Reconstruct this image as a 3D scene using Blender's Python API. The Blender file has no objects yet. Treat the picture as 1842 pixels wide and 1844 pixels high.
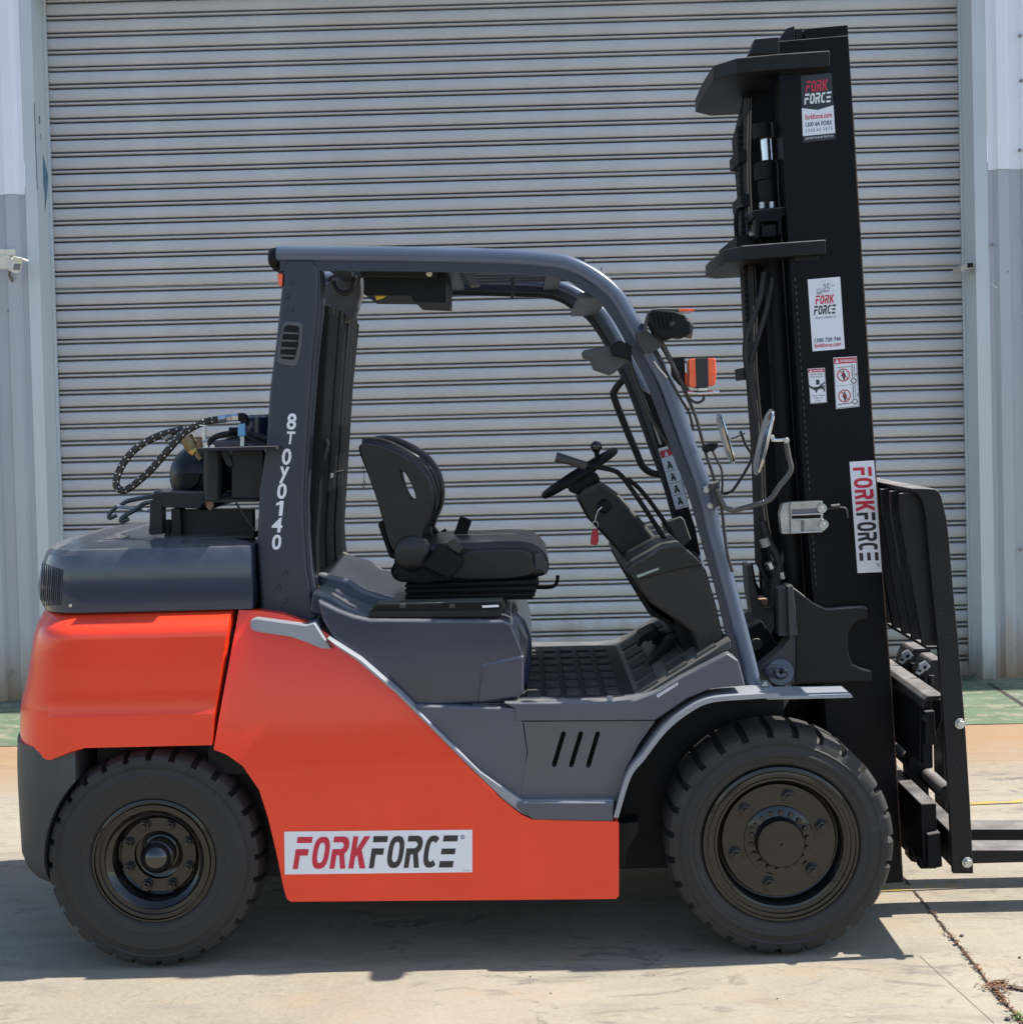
import bpy, bmesh, math, random
from mathutils import Vector, Matrix
random.seed(7)
SC = bpy.context.scene
COL = SC.collection
R = math.radians

# ------------------------------------------------------------------ camera, sky, sun, exposure
FPX, CX, CY, IW, IH = 2510.0, 921.0, 800.0, 1842.0, 1844.0
CAM = Vector((0.0, -4.5, 1.79))
_yc = Vector((24, -60, FPX)).normalized()               # world +Y seen by the camera (right, down, forward)
_dn = Vector((0.0250, 1.0, 0.0))
_dn = (_dn - _yc * _dn.dot(_yc)).normalized()
_zc = -_dn
_xc = _yc.cross(_zc)
if _xc.x < 0: _xc = -_xc
MW = Matrix((_xc, _yc, _zc))                            # camera coords -> world
cam_d = bpy.data.cameras.new("camera"); cam = bpy.data.objects.new("camera", cam_d); COL.objects.link(cam)
cam_d.sensor_fit = 'HORIZONTAL'; cam_d.sensor_width = 36.0
cam_d.lens = 36.0 * FPX / IW
cam_d.shift_y = -(IH / 2 - CY) / IW
cam_d.clip_start = 0.05; cam_d.clip_end = 2000
_r, _u, _f = MW @ Vector((1, 0, 0)), MW @ Vector((0, -1, 0)), MW @ Vector((0, 0, 1))
cm = Matrix((( _r.x, _u.x, -_f.x), (_r.y, _u.y, -_f.y), (_r.z, _u.z, -_f.z))).to_4x4()
cm.translation = CAM
cam.matrix_world = cm
SC.camera = cam

SUN = Vector((-0.75, -0.05, -1.0)).normalized()        # direction the light travels
world = bpy.data.worlds.new("World"); SC.world = world; world.use_nodes = True
wn = world.node_tree.nodes; wn.clear()
sky = wn.new('ShaderNodeTexSky'); sky.sky_type = 'NISHITA'; sky.sun_disc = False
sky.sun_elevation = math.asin(-SUN.z); sky.sun_rotation = math.atan2(-SUN.x, -SUN.y)
sky.air_density = 1.0; sky.dust_density = 0.6; sky.ozone_density = 1.0
bg = wn.new('ShaderNodeBackground'); bg.inputs[1].default_value = 0.125
wo = wn.new('ShaderNodeOutputWorld')
world.node_tree.links.new(sky.outputs[0], bg.inputs[0]); world.node_tree.links.new(bg.outputs[0], wo.inputs[0])
sd = bpy.data.lights.new("sun", 'SUN'); sun = bpy.data.objects.new("sun", sd); COL.objects.link(sun)
sd.energy = 4.5; sd.angle = R(0.55); sd.color = (1.0, 0.955, 0.88)
sun.rotation_euler = SUN.to_track_quat('-Z', 'Y').to_euler(); sun.location = (0, 0, 12)
SC.view_settings.view_transform = 'Standard'; SC.view_settings.look = 'None'
SC.view_settings.exposure = 0.86; SC.view_settings.gamma = 1.0; SC.view_settings.use_curve_mapping = False
SC.cycles.max_bounces = 8; SC.cycles.diffuse_bounces = 4; SC.cycles.glossy_bounces = 4
SC.cycles.use_adaptive_sampling = True; SC.cycles.use_denoising = True

# ------------------------------------------------------------------ measuring helpers
def ray(px, py): return MW @ Vector(((px - CX) / FPX, (py - CY) / FPX, 1.0))
def P(px, py, Y=0.0):
    d = ray(px, py); t = (Y - CAM.y) / d.y; return CAM + d * t
def G(px, py, z=0.0):
    d = ray(px, py); t = (z - CAM.z) / d.z; return CAM + d * t
def XZ(px, py, Y): p = P(px, py, Y); return (p.x, p.z)
YC = 0.58                                               # centre line of the truck
def YM(y): return 2 * YC - y

# ------------------------------------------------------------------ materials
MATS = {}
def M(name, col, rough=0.5, metal=0.0, var=0.12, scale=6.0, bump=0.0, bscale=120.0, coat=0.0, stretch=(1, 1, 1),
      spec=0.5, wear=None, wear_amt=0.62, wear_stretch=(1, 1, 14), dust=None, dust_amt=0.5, emit=None, trans=0.0, alpha=None):
    if name in MATS: return MATS[name]
    m = bpy.data.materials.new(name); m.use_nodes = True
    nt = m.node_tree; n = nt.nodes; L = nt.links.new
    b = n['Principled BSDF']
    b.inputs['Roughness'].default_value = rough; b.inputs['Metallic'].default_value = metal
    b.inputs['Specular IOR Level'].default_value = spec
    b.inputs['Coat Weight'].default_value = coat; b.inputs['Coat Roughness'].default_value = 0.08
    if trans: b.inputs['Transmission Weight'].default_value = trans
    tc = n.new('ShaderNodeTexCoord'); mp = n.new('ShaderNodeMapping'); mp.inputs['Scale'].default_value = stretch
    L(tc.outputs['Object'], mp.inputs[0])
    nz = n.new('ShaderNodeTexNoise'); nz.inputs['Scale'].default_value = scale; nz.inputs['Detail'].default_value = 6
    nz.inputs['Roughness'].default_value = 0.6
    L(mp.outputs[0], nz.inputs['Vector'])
    rp = n.new('ShaderNodeValToRGB'); rp.color_ramp.elements[0].position = 0.3; rp.color_ramp.elements[1].position = 0.7
    rp.color_ramp.elements[0].color = (*[c * (1 - var) for c in col], 1); rp.color_ramp.elements[1].color = (*[min(1, c * (1 + var)) for c in col], 1)
    L(nz.outputs['Fac'], rp.inputs[0]); out = rp.outputs[0]
    if wear is not None:
        m2 = n.new('ShaderNodeMapping'); m2.inputs['Scale'].default_value = wear_stretch; m2.inputs['Rotation'].default_value = (0, R(17), R(8))
        L(tc.outputs['Object'], m2.inputs[0])
        n2 = n.new('ShaderNodeTexNoise'); n2.inputs['Scale'].default_value = 9; n2.inputs['Detail'].default_value = 9; n2.inputs['Roughness'].default_value = 0.7
        L(m2.outputs[0], n2.inputs['Vector'])
        r2 = n.new('ShaderNodeValToRGB'); r2.color_ramp.elements[0].position = wear_amt; r2.color_ramp.elements[1].position = wear_amt + 0.06
        L(n2.outputs['Fac'], r2.inputs[0])
        mx = n.new('ShaderNodeMixRGB'); mx.inputs[2].default_value = (*wear, 1)
        L(r2.outputs[0], mx.inputs[0]); L(out, mx.inputs[1]); out = mx.outputs[0]
    if dust is not None:                                 # dust lies on upward faces
        ge = n.new('ShaderNodeNewGeometry'); sp = n.new('ShaderNodeSeparateXYZ'); L(ge.outputs['Normal'], sp.inputs[0])
        n3 = n.new('ShaderNodeTexNoise'); n3.inputs['Scale'].default_value = 14; n3.inputs['Detail'].default_value = 5
        L(tc.outputs['Object'], n3.inputs['Vector'])
        mu = n.new('ShaderNodeMath'); mu.operation = 'MULTIPLY'; L(sp.outputs[2], mu.inputs[0]); L(n3.outputs['Fac'], mu.inputs[1])
        m3 = n.new('ShaderNodeMath'); m3.operation = 'MULTIPLY'; m3.use_clamp = True; m3.inputs[1].default_value = dust_amt * 2
        L(mu.outputs[0], m3.inputs[0])
        mx = n.new('ShaderNodeMixRGB'); mx.inputs[2].default_value = (*dust, 1)
        L(m3.outputs[0], mx.inputs[0]); L(out, mx.inputs[1]); out = mx.outputs[0]
    L(out, b.inputs['Base Color'])
    rr = n.new('ShaderNodeMapRange'); rr.inputs[3].default_value = max(0.02, rough - 0.07); rr.inputs[4].default_value = min(1, rough + 0.09)
    L(nz.outputs['Fac'], rr.inputs[0]); L(rr.outputs[0], b.inputs['Roughness'])
    if bump:
        nb = n.new('ShaderNodeTexNoise'); nb.inputs['Scale'].default_value = bscale; nb.inputs['Detail'].default_value = 3
        L(mp.outputs[0], nb.inputs['Vector'])
        bp = n.new('ShaderNodeBump'); bp.inputs['Strength'].default_value = bump; bp.inputs['Distance'].default_value = 0.002
        L(nb.outputs['Fac'], bp.inputs['Height']); L(bp.outputs[0], b.inputs['Normal'])
    MATS[name] = m
    return m

ORANGE = M('orange_paint', (0.82, 0.048, 0.014), 0.24, var=0.05, scale=2.5, coat=0.35, spec=.4, bump=0.05, bscale=14, wear=(0.50, 0.10, 0.05), wear_amt=0.72, wear_stretch=(2, 2, 16), dust=(0.75, 0.30, 0.16), dust_amt=0.02)
SILL = M('sill_paint', (0.066, 0.076, 0.100), 0.32, var=0.07, scale=3, coat=0.2, dust=(0.32, 0.31, 0.29), dust_amt=0.42)
GREY = M('grey_blue_paint', (0.036, 0.044, 0.068), 0.16, var=0.12, scale=3, coat=0.4, wear=(0.012, 0.013, 0.018), wear_amt=0.71, wear_stretch=(14, 3, 3), dust=(0.32, 0.31, 0.29), dust_amt=0.42)
HOODM = M('hood_paint', (0.020, 0.031, 0.058), 0.17, var=0.10, scale=3, coat=0.4, dust=(0.30, 0.28, 0.26), dust_amt=0.50)
MID = M('mid_grey_paint', (0.088, 0.092, 0.104), 0.42, var=0.06, scale=4, bump=0.05, bscale=200, dust=(0.35, 0.34, 0.32), dust_amt=0.3)
PILLAR = M('pillar_paint', (0.024, 0.031, 0.045), 0.40, var=0.08, scale=4, wear=(0.16, 0.16, 0.17), wear_amt=0.70)
TUBE = M('guard_paint', (0.080, 0.105, 0.155), 0.30, var=0.05, scale=3, coat=0.3)
TRIM = M('pale_trim_paint', (0.27, 0.285, 0.31), 0.42, var=0.06, scale=5)
CHAR = M('charcoal_paint', (0.034, 0.035, 0.038), 0.55, var=0.12, scale=5, dust=(0.25, 0.23, 0.2), dust_amt=0.5)
BLACK = M('mast_black_paint', (0.0045, 0.0050, 0.0072), 0.38, var=0.2, scale=3, spec=.13, wear=(0.05, 0.048, 0.046), wear_amt=0.655, wear_stretch=(2, 2, 30), dust=(0.3, 0.27, 0.25), dust_amt=0.55)
WORN = M('worn_black_steel', (0.010, 0.010, 0.0115), 0.45, var=0.25, scale=6, spec=.25, wear=(0.11, 0.10, 0.095), wear_amt=0.635, wear_stretch=(5, 5, 34), dust=(0.34, 0.31, 0.29), dust_amt=0.6)
BRK = M('bracket_paint', (0.013, 0.014, 0.018), 0.45, var=0.2, scale=6, spec=.3, dust=(0.22, 0.2, 0.18), dust_amt=0.5)
TANK = M('bottle_paint', (0.006, 0.009, 0.017), 0.35, var=0.15, scale=5, spec=.3)
DEEP = M('dark_plastic', (0.0065, 0.0068, 0.0078), 0.55, var=0.2, scale=8, spec=.2)
PLAST = M('olive_black_plastic', (0.014, 0.016, 0.014), 0.48, spec=.3, var=0.1, scale=6, bump=0.12, bscale=350, dust=(0.2, 0.2, 0.17), dust_amt=0.35)
GPLAST = M('grey_plastic', (0.085, 0.087, 0.092), 0.6, var=0.08, scale=6, bump=0.1, bscale=300)
VINYL = M('seat_vinyl', (0.0075, 0.0075, 0.0088), 0.30, spec=.45, var=0.15, scale=9, bump=0.12, bscale=260, dust=(0.2, 0.19, 0.18), dust_amt=0.22)
RUBBER = M('tyre_rubber', (0.0175, 0.0165, 0.0158), 0.70, var=0.3, scale=5, wear=(0.045, 0.042, 0.038), wear_amt=0.62, wear_stretch=(1.5, 1.5, 1.5), bump=0.18, bscale=160, dust=(0.10, 0.09, 0.08), dust_amt=0.3)
HOSE = M('hose_rubber', (0.022, 0.020, 0.019), 0.6, var=0.25, scale=30)
RIM = M('rim_gloss_black', (0.0080, 0.0076, 0.0074), 0.24, var=0.15, scale=8, coat=0.8, spec=.2, bump=.04, bscale=40, wear=(0.035, 0.028, 0.022), wear_amt=0.68, wear_stretch=(2, 2, 2))
STEEL = M('bright_steel', (0.62, 0.63, 0.65), 0.22, metal=1.0, var=0.08, scale=20)
ALU = M('cast_aluminium', (0.46, 0.47, 0.48), 0.30, metal=1.0, var=0.25, scale=25, bump=0.1)
BOLT = M('zinc_bolt', (0.50, 0.50, 0.48), 0.35, metal=0.8, var=0.2, scale=30)
BRASS = M('tarnished_brass', (0.22, 0.16, 0.075), 0.45, metal=0.7, var=0.3, scale=40)
RUST = M('rusty_steel', (0.16, 0.09, 0.055), 0.8, var=0.35, scale=40)
MIRROR = M('mirror_glass', (0.75, 0.78, 0.76), 0.05, metal=1.0, var=0.02)
AMBER = M('amber_lens', (0.85, 0.085, 0.008), 0.22, var=0.06, scale=20, coat=0.6)
REDTAG = M('red_tag_plastic', (0.45, 0.012, 0.022), 0.3, var=0.08, coat=0.4)
YELLOW = M('yellow_tag', (0.65, 0.42, 0.03), 0.55, var=0.15, scale=30)
BLUETAPE = M('blue_tape', (0.20, 0.42, 0.66), 0.5, var=0.1)
WHITE = M('white_vinyl', (0.74, 0.75, 0.79), 0.35, var=0.02)
OFFW = M('cream_plastic', (0.72, 0.69, 0.58), 0.45, var=0.08, scale=20)
LRED = M('print_red', (0.56, 0.018, 0.045), 0.4, var=0.03)
LBLK = M('print_black', (0.022, 0.023, 0.028), 0.4, var=0.05)
LNAVY = M('print_navy', (0.035, 0.05, 0.14), 0.4, var=0.03)
SIGNRED = M('print_sign_red', (0.55, 0.03, 0.035), 0.4, var=0.03)
TREADM = M('mat_tread', (0.052, 0.049, 0.046), 0.7, var=0.3, scale=25, bump=0.3, bscale=150)  # paler than the mat, painting in the light caught by the ribs
MATM = M('rubber_mat', (0.036, 0.034, 0.033), 0.75, var=0.2, scale=18, bump=0.3, bscale=150)
COPPER = M('copper_plate', (0.62, 0.36, 0.25), 0.5, metal=0.3, var=0.1)
WHMARK = M('hose_mark_white', (0.75, 0.74, 0.70), 0.6, var=0.05)

# ------------------------------------------------------------------ object helpers
WL = {}
def wl(o): return WL[o.name] if o is not None else Vector((0, 0, 0))
def empty(name, loc, label=None, cat=None, group=None):
    o = bpy.data.objects.new(name, None); COL.objects.link(o); o.location = loc; o.empty_display_size = 0.2
    WL[o.name] = Vector(loc)
    if label: o['label'] = label
    if cat: o['category'] = cat
    if group: o['group'] = group
    return o
def mk(name, vs, fs, mat, parent=None, smooth=False, bevel=0.0, seg=2, ang=32, kind=None, label=None, origin=None):
    vs = [Vector(v) for v in vs]
    lo = Vector([min(v[i] for v in vs) for i in range(3)]); hi = Vector([max(v[i] for v in vs) for i in range(3)])
    c = Vector(origin) if origin is not None else (lo + hi) / 2
    me = bpy.data.meshes.new(name); me.from_pydata([v - c for v in vs], [], fs); me.update()
    bm = bmesh.new(); bm.from_mesh(me); bmesh.ops.recalc_face_normals(bm, faces=bm.faces[:]); bm.to_mesh(me); bm.free()
    mats = mat if isinstance(mat, (list, tuple)) else [mat]
    for m_ in mats: me.materials.append(m_)
    o = bpy.data.objects.new(name, me); COL.objects.link(o)
    WL[o.name] = c; o.parent = parent; o.location = c - wl(parent)
    if smooth or bevel:
        me.polygons.foreach_set('use_smooth', [True] * len(me.polygons))
    if bevel:
        b = o.modifiers.new('bevel', 'BEVEL'); b.width = bevel; b.segments = seg; b.limit_method = 'ANGLE'; b.angle_limit = R(ang); b.harden_normals = True
    if kind: o['kind'] = kind
    if label: o['label'] = label
    return o
def merge(parts):
    V, F = [], []
    for v, f in parts:
        k = len(V); V += list(v); F += [[i + k for i in q] for q in f]
    return V, F
def g_prism(xz, Y0, Y1):
    n = len(xz)
    v = [Vector((x, Y0, z)) for x, z in xz] + [Vector((x, Y1, z)) for x, z in xz]
    f = [list(range(n)), list(range(2 * n - 1, n - 1, -1))] + [[i, i + n, (i + 1) % n + n, (i + 1) % n] for i in range(n)]
    return v, f
def flipY(v): return [Vector((a.x, YM(a.y), a.z)) for a in v]
def plate(name, pts, Y0, Y1, mat, parent, bevel=0.004, seg=2, mirror=False, label=None, smooth_n=0, Yt=None, ang=32):
    """outline measured on plane Yt (default Y0, its near face), running from Y0 back to Y1"""
    pts = curve2(pts, smooth_n) if smooth_n else pts
    xz = [XZ(a, b, Y0 if Yt is None else Yt) for a, b in pts]
    v, f = g_prism(xz, Y0, Y1)
    o = mk(name, v, f, mat, parent, bevel=bevel, seg=seg, label=label, ang=ang)
    if mirror: mk(name, flipY(v), f, mat, parent, bevel=bevel, seg=seg, ang=ang)
    return o
def curve2(pts, n):
    return [tuple(p) for p in crom([Vector((a, b, 0)) for a, b in pts], n, True, True)]
def crom(p, n, closed=False, two=False):
    out = []; N = len(p)
    for i in range(N if closed else N - 1):
        if closed: a, b, c, d = p[(i - 1) % N], p[i], p[(i + 1) % N], p[(i + 2) % N]
        else:
            b, c = p[i], p[i + 1]
            a = p[i - 1] if i else b * 2 - c
            d = p[i + 2] if i + 2 < N else c * 2 - b
        for k in range(n):
            t = k / n
            q = 0.5 * (2 * b + (c - a) * t + (2 * a - 5 * b + 4 * c - d) * t * t + (3 * b - a - 3 * c + d) * t ** 3)
            out.append(q)
    if not closed: out.append(p[-1])
    return [(q.x, q.y) for q in out] if two else out
def g_box(lo, hi):
    (a, b, c), (d, e, g) = lo, hi
    v = [Vector(q) for q in ((a, b, c), (d, b, c), (d, e, c), (a, e, c), (a, b, g), (d, b, g), (d, e, g), (a, e, g))]
    return v, [[0, 3, 2, 1], [4, 5, 6, 7], [0, 1, 5, 4], [1, 2, 6, 5], [2, 3, 7, 6], [3, 0, 4, 7]]
def box(name, lo, hi, mat, parent, bevel=0.003, **k):
    v, f = g_box(lo, hi); return mk(name, v, f, mat, parent, bevel=bevel, **k)
def frames(p, closed=False):
    n = len(p); T = []
    for i in range(n):
        a = p[(i - 1) % n] if (closed or i) else p[i]; b = p[(i + 1) % n] if (closed or i < n - 1) else p[i]
        t = (b - a); T.append(t.normalized() if t.length > 1e-9 else Vector((1, 0, 0)))
    u = T[0].orthogonal().normalized(); U = []
    for i in range(n):
        u = (u - T[i] * u.dot(T[i])).normalized(); U.append(u)
    return T, U
def g_tube(p, r, seg=10, closed=False, sect=None, upref=None, cap=True):
    """round tube, or a swept cross-section sect [(a, b)] in the (side, up) frame"""
    p = [Vector(q) for q in p]; T, U = frames(p, closed)
    if upref is not None: U = [(Vector(upref) - t * Vector(upref).dot(t)).normalized() for t in T]
    rr = r if isinstance(r, (list, tuple)) else [r] * len(p)
    sec = sect or [(math.cos(2 * math.pi * k / seg), math.sin(2 * math.pi * k / seg)) for k in range(seg)]
    m = len(sec); v = []; f = []
    for i in range(len(p)):
        W = T[i].cross(U[i])
        for a, b in sec: v.append(p[i] + U[i] * (a * rr[i]) + W * (b * rr[i]))
    n = len(p)
    for i in range(n if closed else n - 1):
        j = (i + 1) % n
        for k in range(m): f.append([i * m + k, i * m + (k + 1) % m, j * m + (k + 1) % m, j * m + k])
    if not closed and cap: f += [list(range(m - 1, -1, -1)), [(n - 1) * m + k for k in range(m)]]
    return v, f
def tube(name, p, r, mat, parent, seg=10, n=0, closed=False, label=None, **k):
    p = [Vector(q) for q in p]
    if n: p = crom(p, n, closed)
    v, f = g_tube(p, r, seg, closed, **k)
    o = mk(name, v, f, mat, parent, label=label)
    sharp_ends(o); return o
def warp(o, fn, zs=(), xs=()):
    """slice a part into strips and shift its vertices (world space function)"""
    me = o.data; c = WL[o.name]; bm = bmesh.new(); bm.from_mesh(me)
    bmesh.ops.triangulate(bm, faces=bm.faces[:])
    for z in zs: bmesh.ops.bisect_plane(bm, geom=bm.verts[:] + bm.edges[:] + bm.faces[:], plane_co=(0, 0, z - c.z), plane_no=(0, 0, 1))
    for x in xs: bmesh.ops.bisect_plane(bm, geom=bm.verts[:] + bm.edges[:] + bm.faces[:], plane_co=(x - c.x, 0, 0), plane_no=(1, 0, 0))
    for v in bm.verts: v.co = fn(v.co + c) - c
    bm.to_mesh(me); bm.free(); me.polygons.foreach_set('use_smooth', [True] * len(me.polygons))
def sharp_ends(o, ang=40):
    me = o.data; me.polygons.foreach_set('use_smooth', [True] * len(me.polygons))
    bm = bmesh.new(); bm.from_mesh(me)
    for e in bm.edges:
        if len(e.link_faces) == 2 and e.calc_face_angle(0) > R(ang): e.smooth = False
    bm.to_mesh(me); bm.free()
def tpx(name, pts, Y, r, mat, parent, n=0, seg=10, **k):
    ps = [P(q[0], q[1], q[2] if len(q) > 2 else Y) for q in pts]
    return tube(name, ps, r, mat, parent, seg=seg, n=n, **k)
def g_lathe(prof, c, axis='Y', seg=48, cap=(True, True)):
    v, f = [], []; n = len(prof)
    for k in range(seg):
        a = 2 * math.pi * k / seg; ca, sa = math.cos(a), math.sin(a)
        for r, h in prof:
            if axis == 'Y': v.append(Vector((c[0] + r * ca, c[1] + h, c[2] + r * sa)))
            elif axis == 'X': v.append(Vector((c[0] + h, c[1] + r * ca, c[2] + r * sa)))
            else: v.append(Vector((c[0] + r * ca, c[1] + r * sa, c[2] + h)))
    for k in range(seg):
        j = (k + 1) % seg
        for i in range(n - 1): f.append([k * n + i, j * n + i, j * n + i + 1, k * n + i + 1])
    if cap[0] and prof[0][0] > 1e-6: f.append([k * n for k in range(seg)])
    if cap[1] and prof[-1][0] > 1e-6: f.append([k * n + n - 1 for k in range(seg)])
    return v, f
def lathe(name, prof, c, mat, parent, axis='Y', seg=48, ang=35, cap=(True, True), **k):
    v, f = g_lathe(prof, c, axis, seg, cap); o = mk(name, v, f, mat, parent, **k); 
    bm = bmesh.new(); bm.from_mesh(o.data); bmesh.ops.remove_doubles(bm, verts=bm.verts[:], dist=1e-5); bmesh.ops.recalc_face_normals(bm, faces=bm.faces[:]); bm.to_mesh(o.data); bm.free()
    sharp_ends(o, ang); return o
def g_cyl(a, b, r, seg=12): return g_tube([a, b], r, seg)
def cyl(name, a, b, r, mat, parent, seg=16, bevel=0.0, **k):
    v, f = g_cyl(a, b, r, seg); o = mk(name, v, f, mat, parent, bevel=bevel, **k)
    if not bevel: sharp_ends(o)
    return o
def bolt(name, px, py, Y, r, mat, parent, h=0.008, out=-1):
    p = P(px, py, Y); d = Vector((0, out, 0))
    v1 = g_tube([p, p + d * h * 0.35], r * 1.35, 14); v2 = g_tube([p + d * h * 0.3, p + d * h], r, 6)
    v, f = merge([v1, v2]); o = mk(name, v, f, mat, parent, bevel=0.0008, seg=1); return o
def bool_cut(o, cutters):
    dg = None
    for c in cutters:
        m = o.modifiers.new('cut', 'BOOLEAN'); m.operation = 'DIFFERENCE'; m.solver = 'EXACT'; m.object = c
    bpy.context.view_layer.update(); dg = bpy.context.evaluated_depsgraph_get()
    me = bpy.data.meshes.new_from_object(o.evaluated_get(dg)); o.modifiers.clear()
    old = o.data; nm = old.name; o.data = me; bpy.data.meshes.remove(old); me.name = nm
    sharp_ends(o, 30)
    for c in cutters:
        d = c.data; bpy.data.objects.remove(c); bpy.data.meshes.remove(d)

# ------------------------------------------------------------------ flat print: stickers and letters
def bil(q, u, v):
    a = [q[0][i] * (1 - u) + q[1][i] * u for i in (0, 1)]; b = [q[3][i] * (1 - u) + q[2][i] * u for i in (0, 1)]
    return (a[0] * (1 - v) + b[0] * v, a[1] * (1 - v) + b[1] * v)
def sticker(quad, Y, mat, parent, name='sticker', t=0.0012, label=None):
    xz = [XZ(a, b, Y) for a, b in quad]
    v, f = g_prism(xz, Y - t, Y - 0.0002); return mk(name, v, f, mat, parent, label=label)
def flat(name, polys, quad, Y, mat, parent, lift=0.002):
    """polys: lists of (u, v) in the sticker's unit square (v down)"""
    V, F = [], []
    for pl in polys:
        k = len(V)
        for u, v in pl: V.append(P(*bil(quad, u, v), Y - lift))
        F.append(list(range(k, k + len(pl))))
    return mk(name, V, F, mat, parent)
def font_polys(body, shear=0.0, offset=0.0, align='LEFT'):
    cu = bpy.data.curves.new('lettering', 'FONT'); cu.body = body; cu.shear = shear; cu.offset = offset; cu.resolution_u = 3; cu.align_x = align
    o = bpy.data.objects.new('lettering_tmp', cu); COL.objects.link(o); bpy.context.view_layer.update()
    me = bpy.data.meshes.new_from_object(o.evaluated_get(bpy.context.evaluated_depsgraph_get()))
    vs = [v.co.copy() for v in me.vertices]; fs = [list(p.vertices) for p in me.polygons]
    bpy.data.objects.remove(o); bpy.data.curves.remove(cu); bpy.data.meshes.remove(me)
    return vs, fs
def text(body, quad, bx, Y, mat, parent, shear=0.0, bold=0.0, lift=0.002, name='lettering'):
    vs, fs = font_polys(body, shear, bold)
    x0, x1 = min(v.x for v in vs), max(v.x for v in vs); y0, y1 = min(v.y for v in vs), max(v.y for v in vs)
    u0, v0, u1, v1 = bx
    V = [P(*bil(quad, u0 + (v.x - x0) / (x1 - x0) * (u1 - u0), v1 - (v.y - y0) / (y1 - y0) * (v1 - v0)), Y - lift) for v in vs]
    return mk(name, V, fs, mat, parent)
def ring(w, t, a0=0, a1=360, n=28, sq=2.6):
    out = []
    for k in range(n):
        s = []
        for j in (k, k + 1):
            a = R(a0 + (a1 - a0) * j / n); ca, sa = math.cos(a), math.sin(a)
            e = lambda c, q: math.copysign(abs(c) ** (2 / q), c)
            s.append(((0.5 * w + 0.5 * w * e(ca, sq), 0.5 + 0.5 * e(sa, sq)), (0.5 * w + (0.5 * w - t) * e(ca, sq), 0.5 + (0.5 - t * 0.92) * e(sa, sq))))
        out.append([s[0][0], s[1][0], s[1][1], s[0][1]])
    return out
T_ = 0.2
GLY = {
 'F': (0.62, [[(0, .81), (.62, .81), (.62, 1), (0, 1)], [(0, 0), (.21, 0), (.21, .42), (.53, .42), (.53, .62), (0, .62)]]),
 'O': (0.68, ring(0.68, 0.2)),
 'R': (0.68, [[(0, .82), (.36, .82), (.45, .76), (.45, .68), (.36, .61), (0, .61), (0, 0), (.21, 0), (.21, .42), (.32, .42), (.44, 0), (.66, 0), (.52, .46), (.62, .55), (.67, .68), (.66, .82), (.58, .95), (.44, 1), (0, 1)]]),
 'K': (0.70, [[(0, 0), (.21, 0), (.21, .34), (.28, .42), (.46, 0), (.70, 0), (.43, .58), (.70, 1), (.45, 1), (.21, .60), (.21, 1), (0, 1)]]),
 'C': (0.64, ring(0.66, 0.2, 48, 312)),
 'E': (0.62, [[(0, .81), (.62, .81), (.62, 1), (0, 1)], [(0, .41), (.60, .41), (.60, .59), (0, .59)], [(0, 0), (.60, 0), (.60, .2), (0, .2)]]),
}
def logo(word, quad, bx, Y, mat, parent, shear=0.2, lift=0.002, aspect=None):
    polys = []; x = 0.0
    for ch in word:
        w, pl = GLY[ch]
        for q in pl: polys.append([(x + a + shear * b, b) for a, b in q])
        x += w + 0.10
    x1 = max(a for q in polys for a, b in q); u0, v0, u1, v1 = bx
    polys = [[(u0 + a / x1 * (u1 - u0), v1 - b * (v1 - v0)) for a, b in q] for q in polys]
    return flat('lettering', polys, quad, Y, mat, parent, lift)
def disc(cu, cv, ru, rv, n=20): return [(cu + ru * math.cos(2 * math.pi * k / n), cv + rv * math.sin(2 * math.pi * k / n)) for k in range(n)]
def annulus(cu, cv, ru, rv, t, n=24):
    o = []
    for k in range(n):
        a, b = 2 * math.pi * k / n, 2 * math.pi * (k + 1) / n
        o.append([(cu + ru * math.cos(a), cv + rv * math.sin(a)), (cu + ru * math.cos(b), cv + rv * math.sin(b)),
                  (cu + ru * (1 - t) * math.cos(b), cv + rv * (1 - t) * math.sin(b)), (cu + ru * (1 - t) * math.cos(a), cv + rv * (1 - t) * math.sin(a))])
    return o
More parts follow.
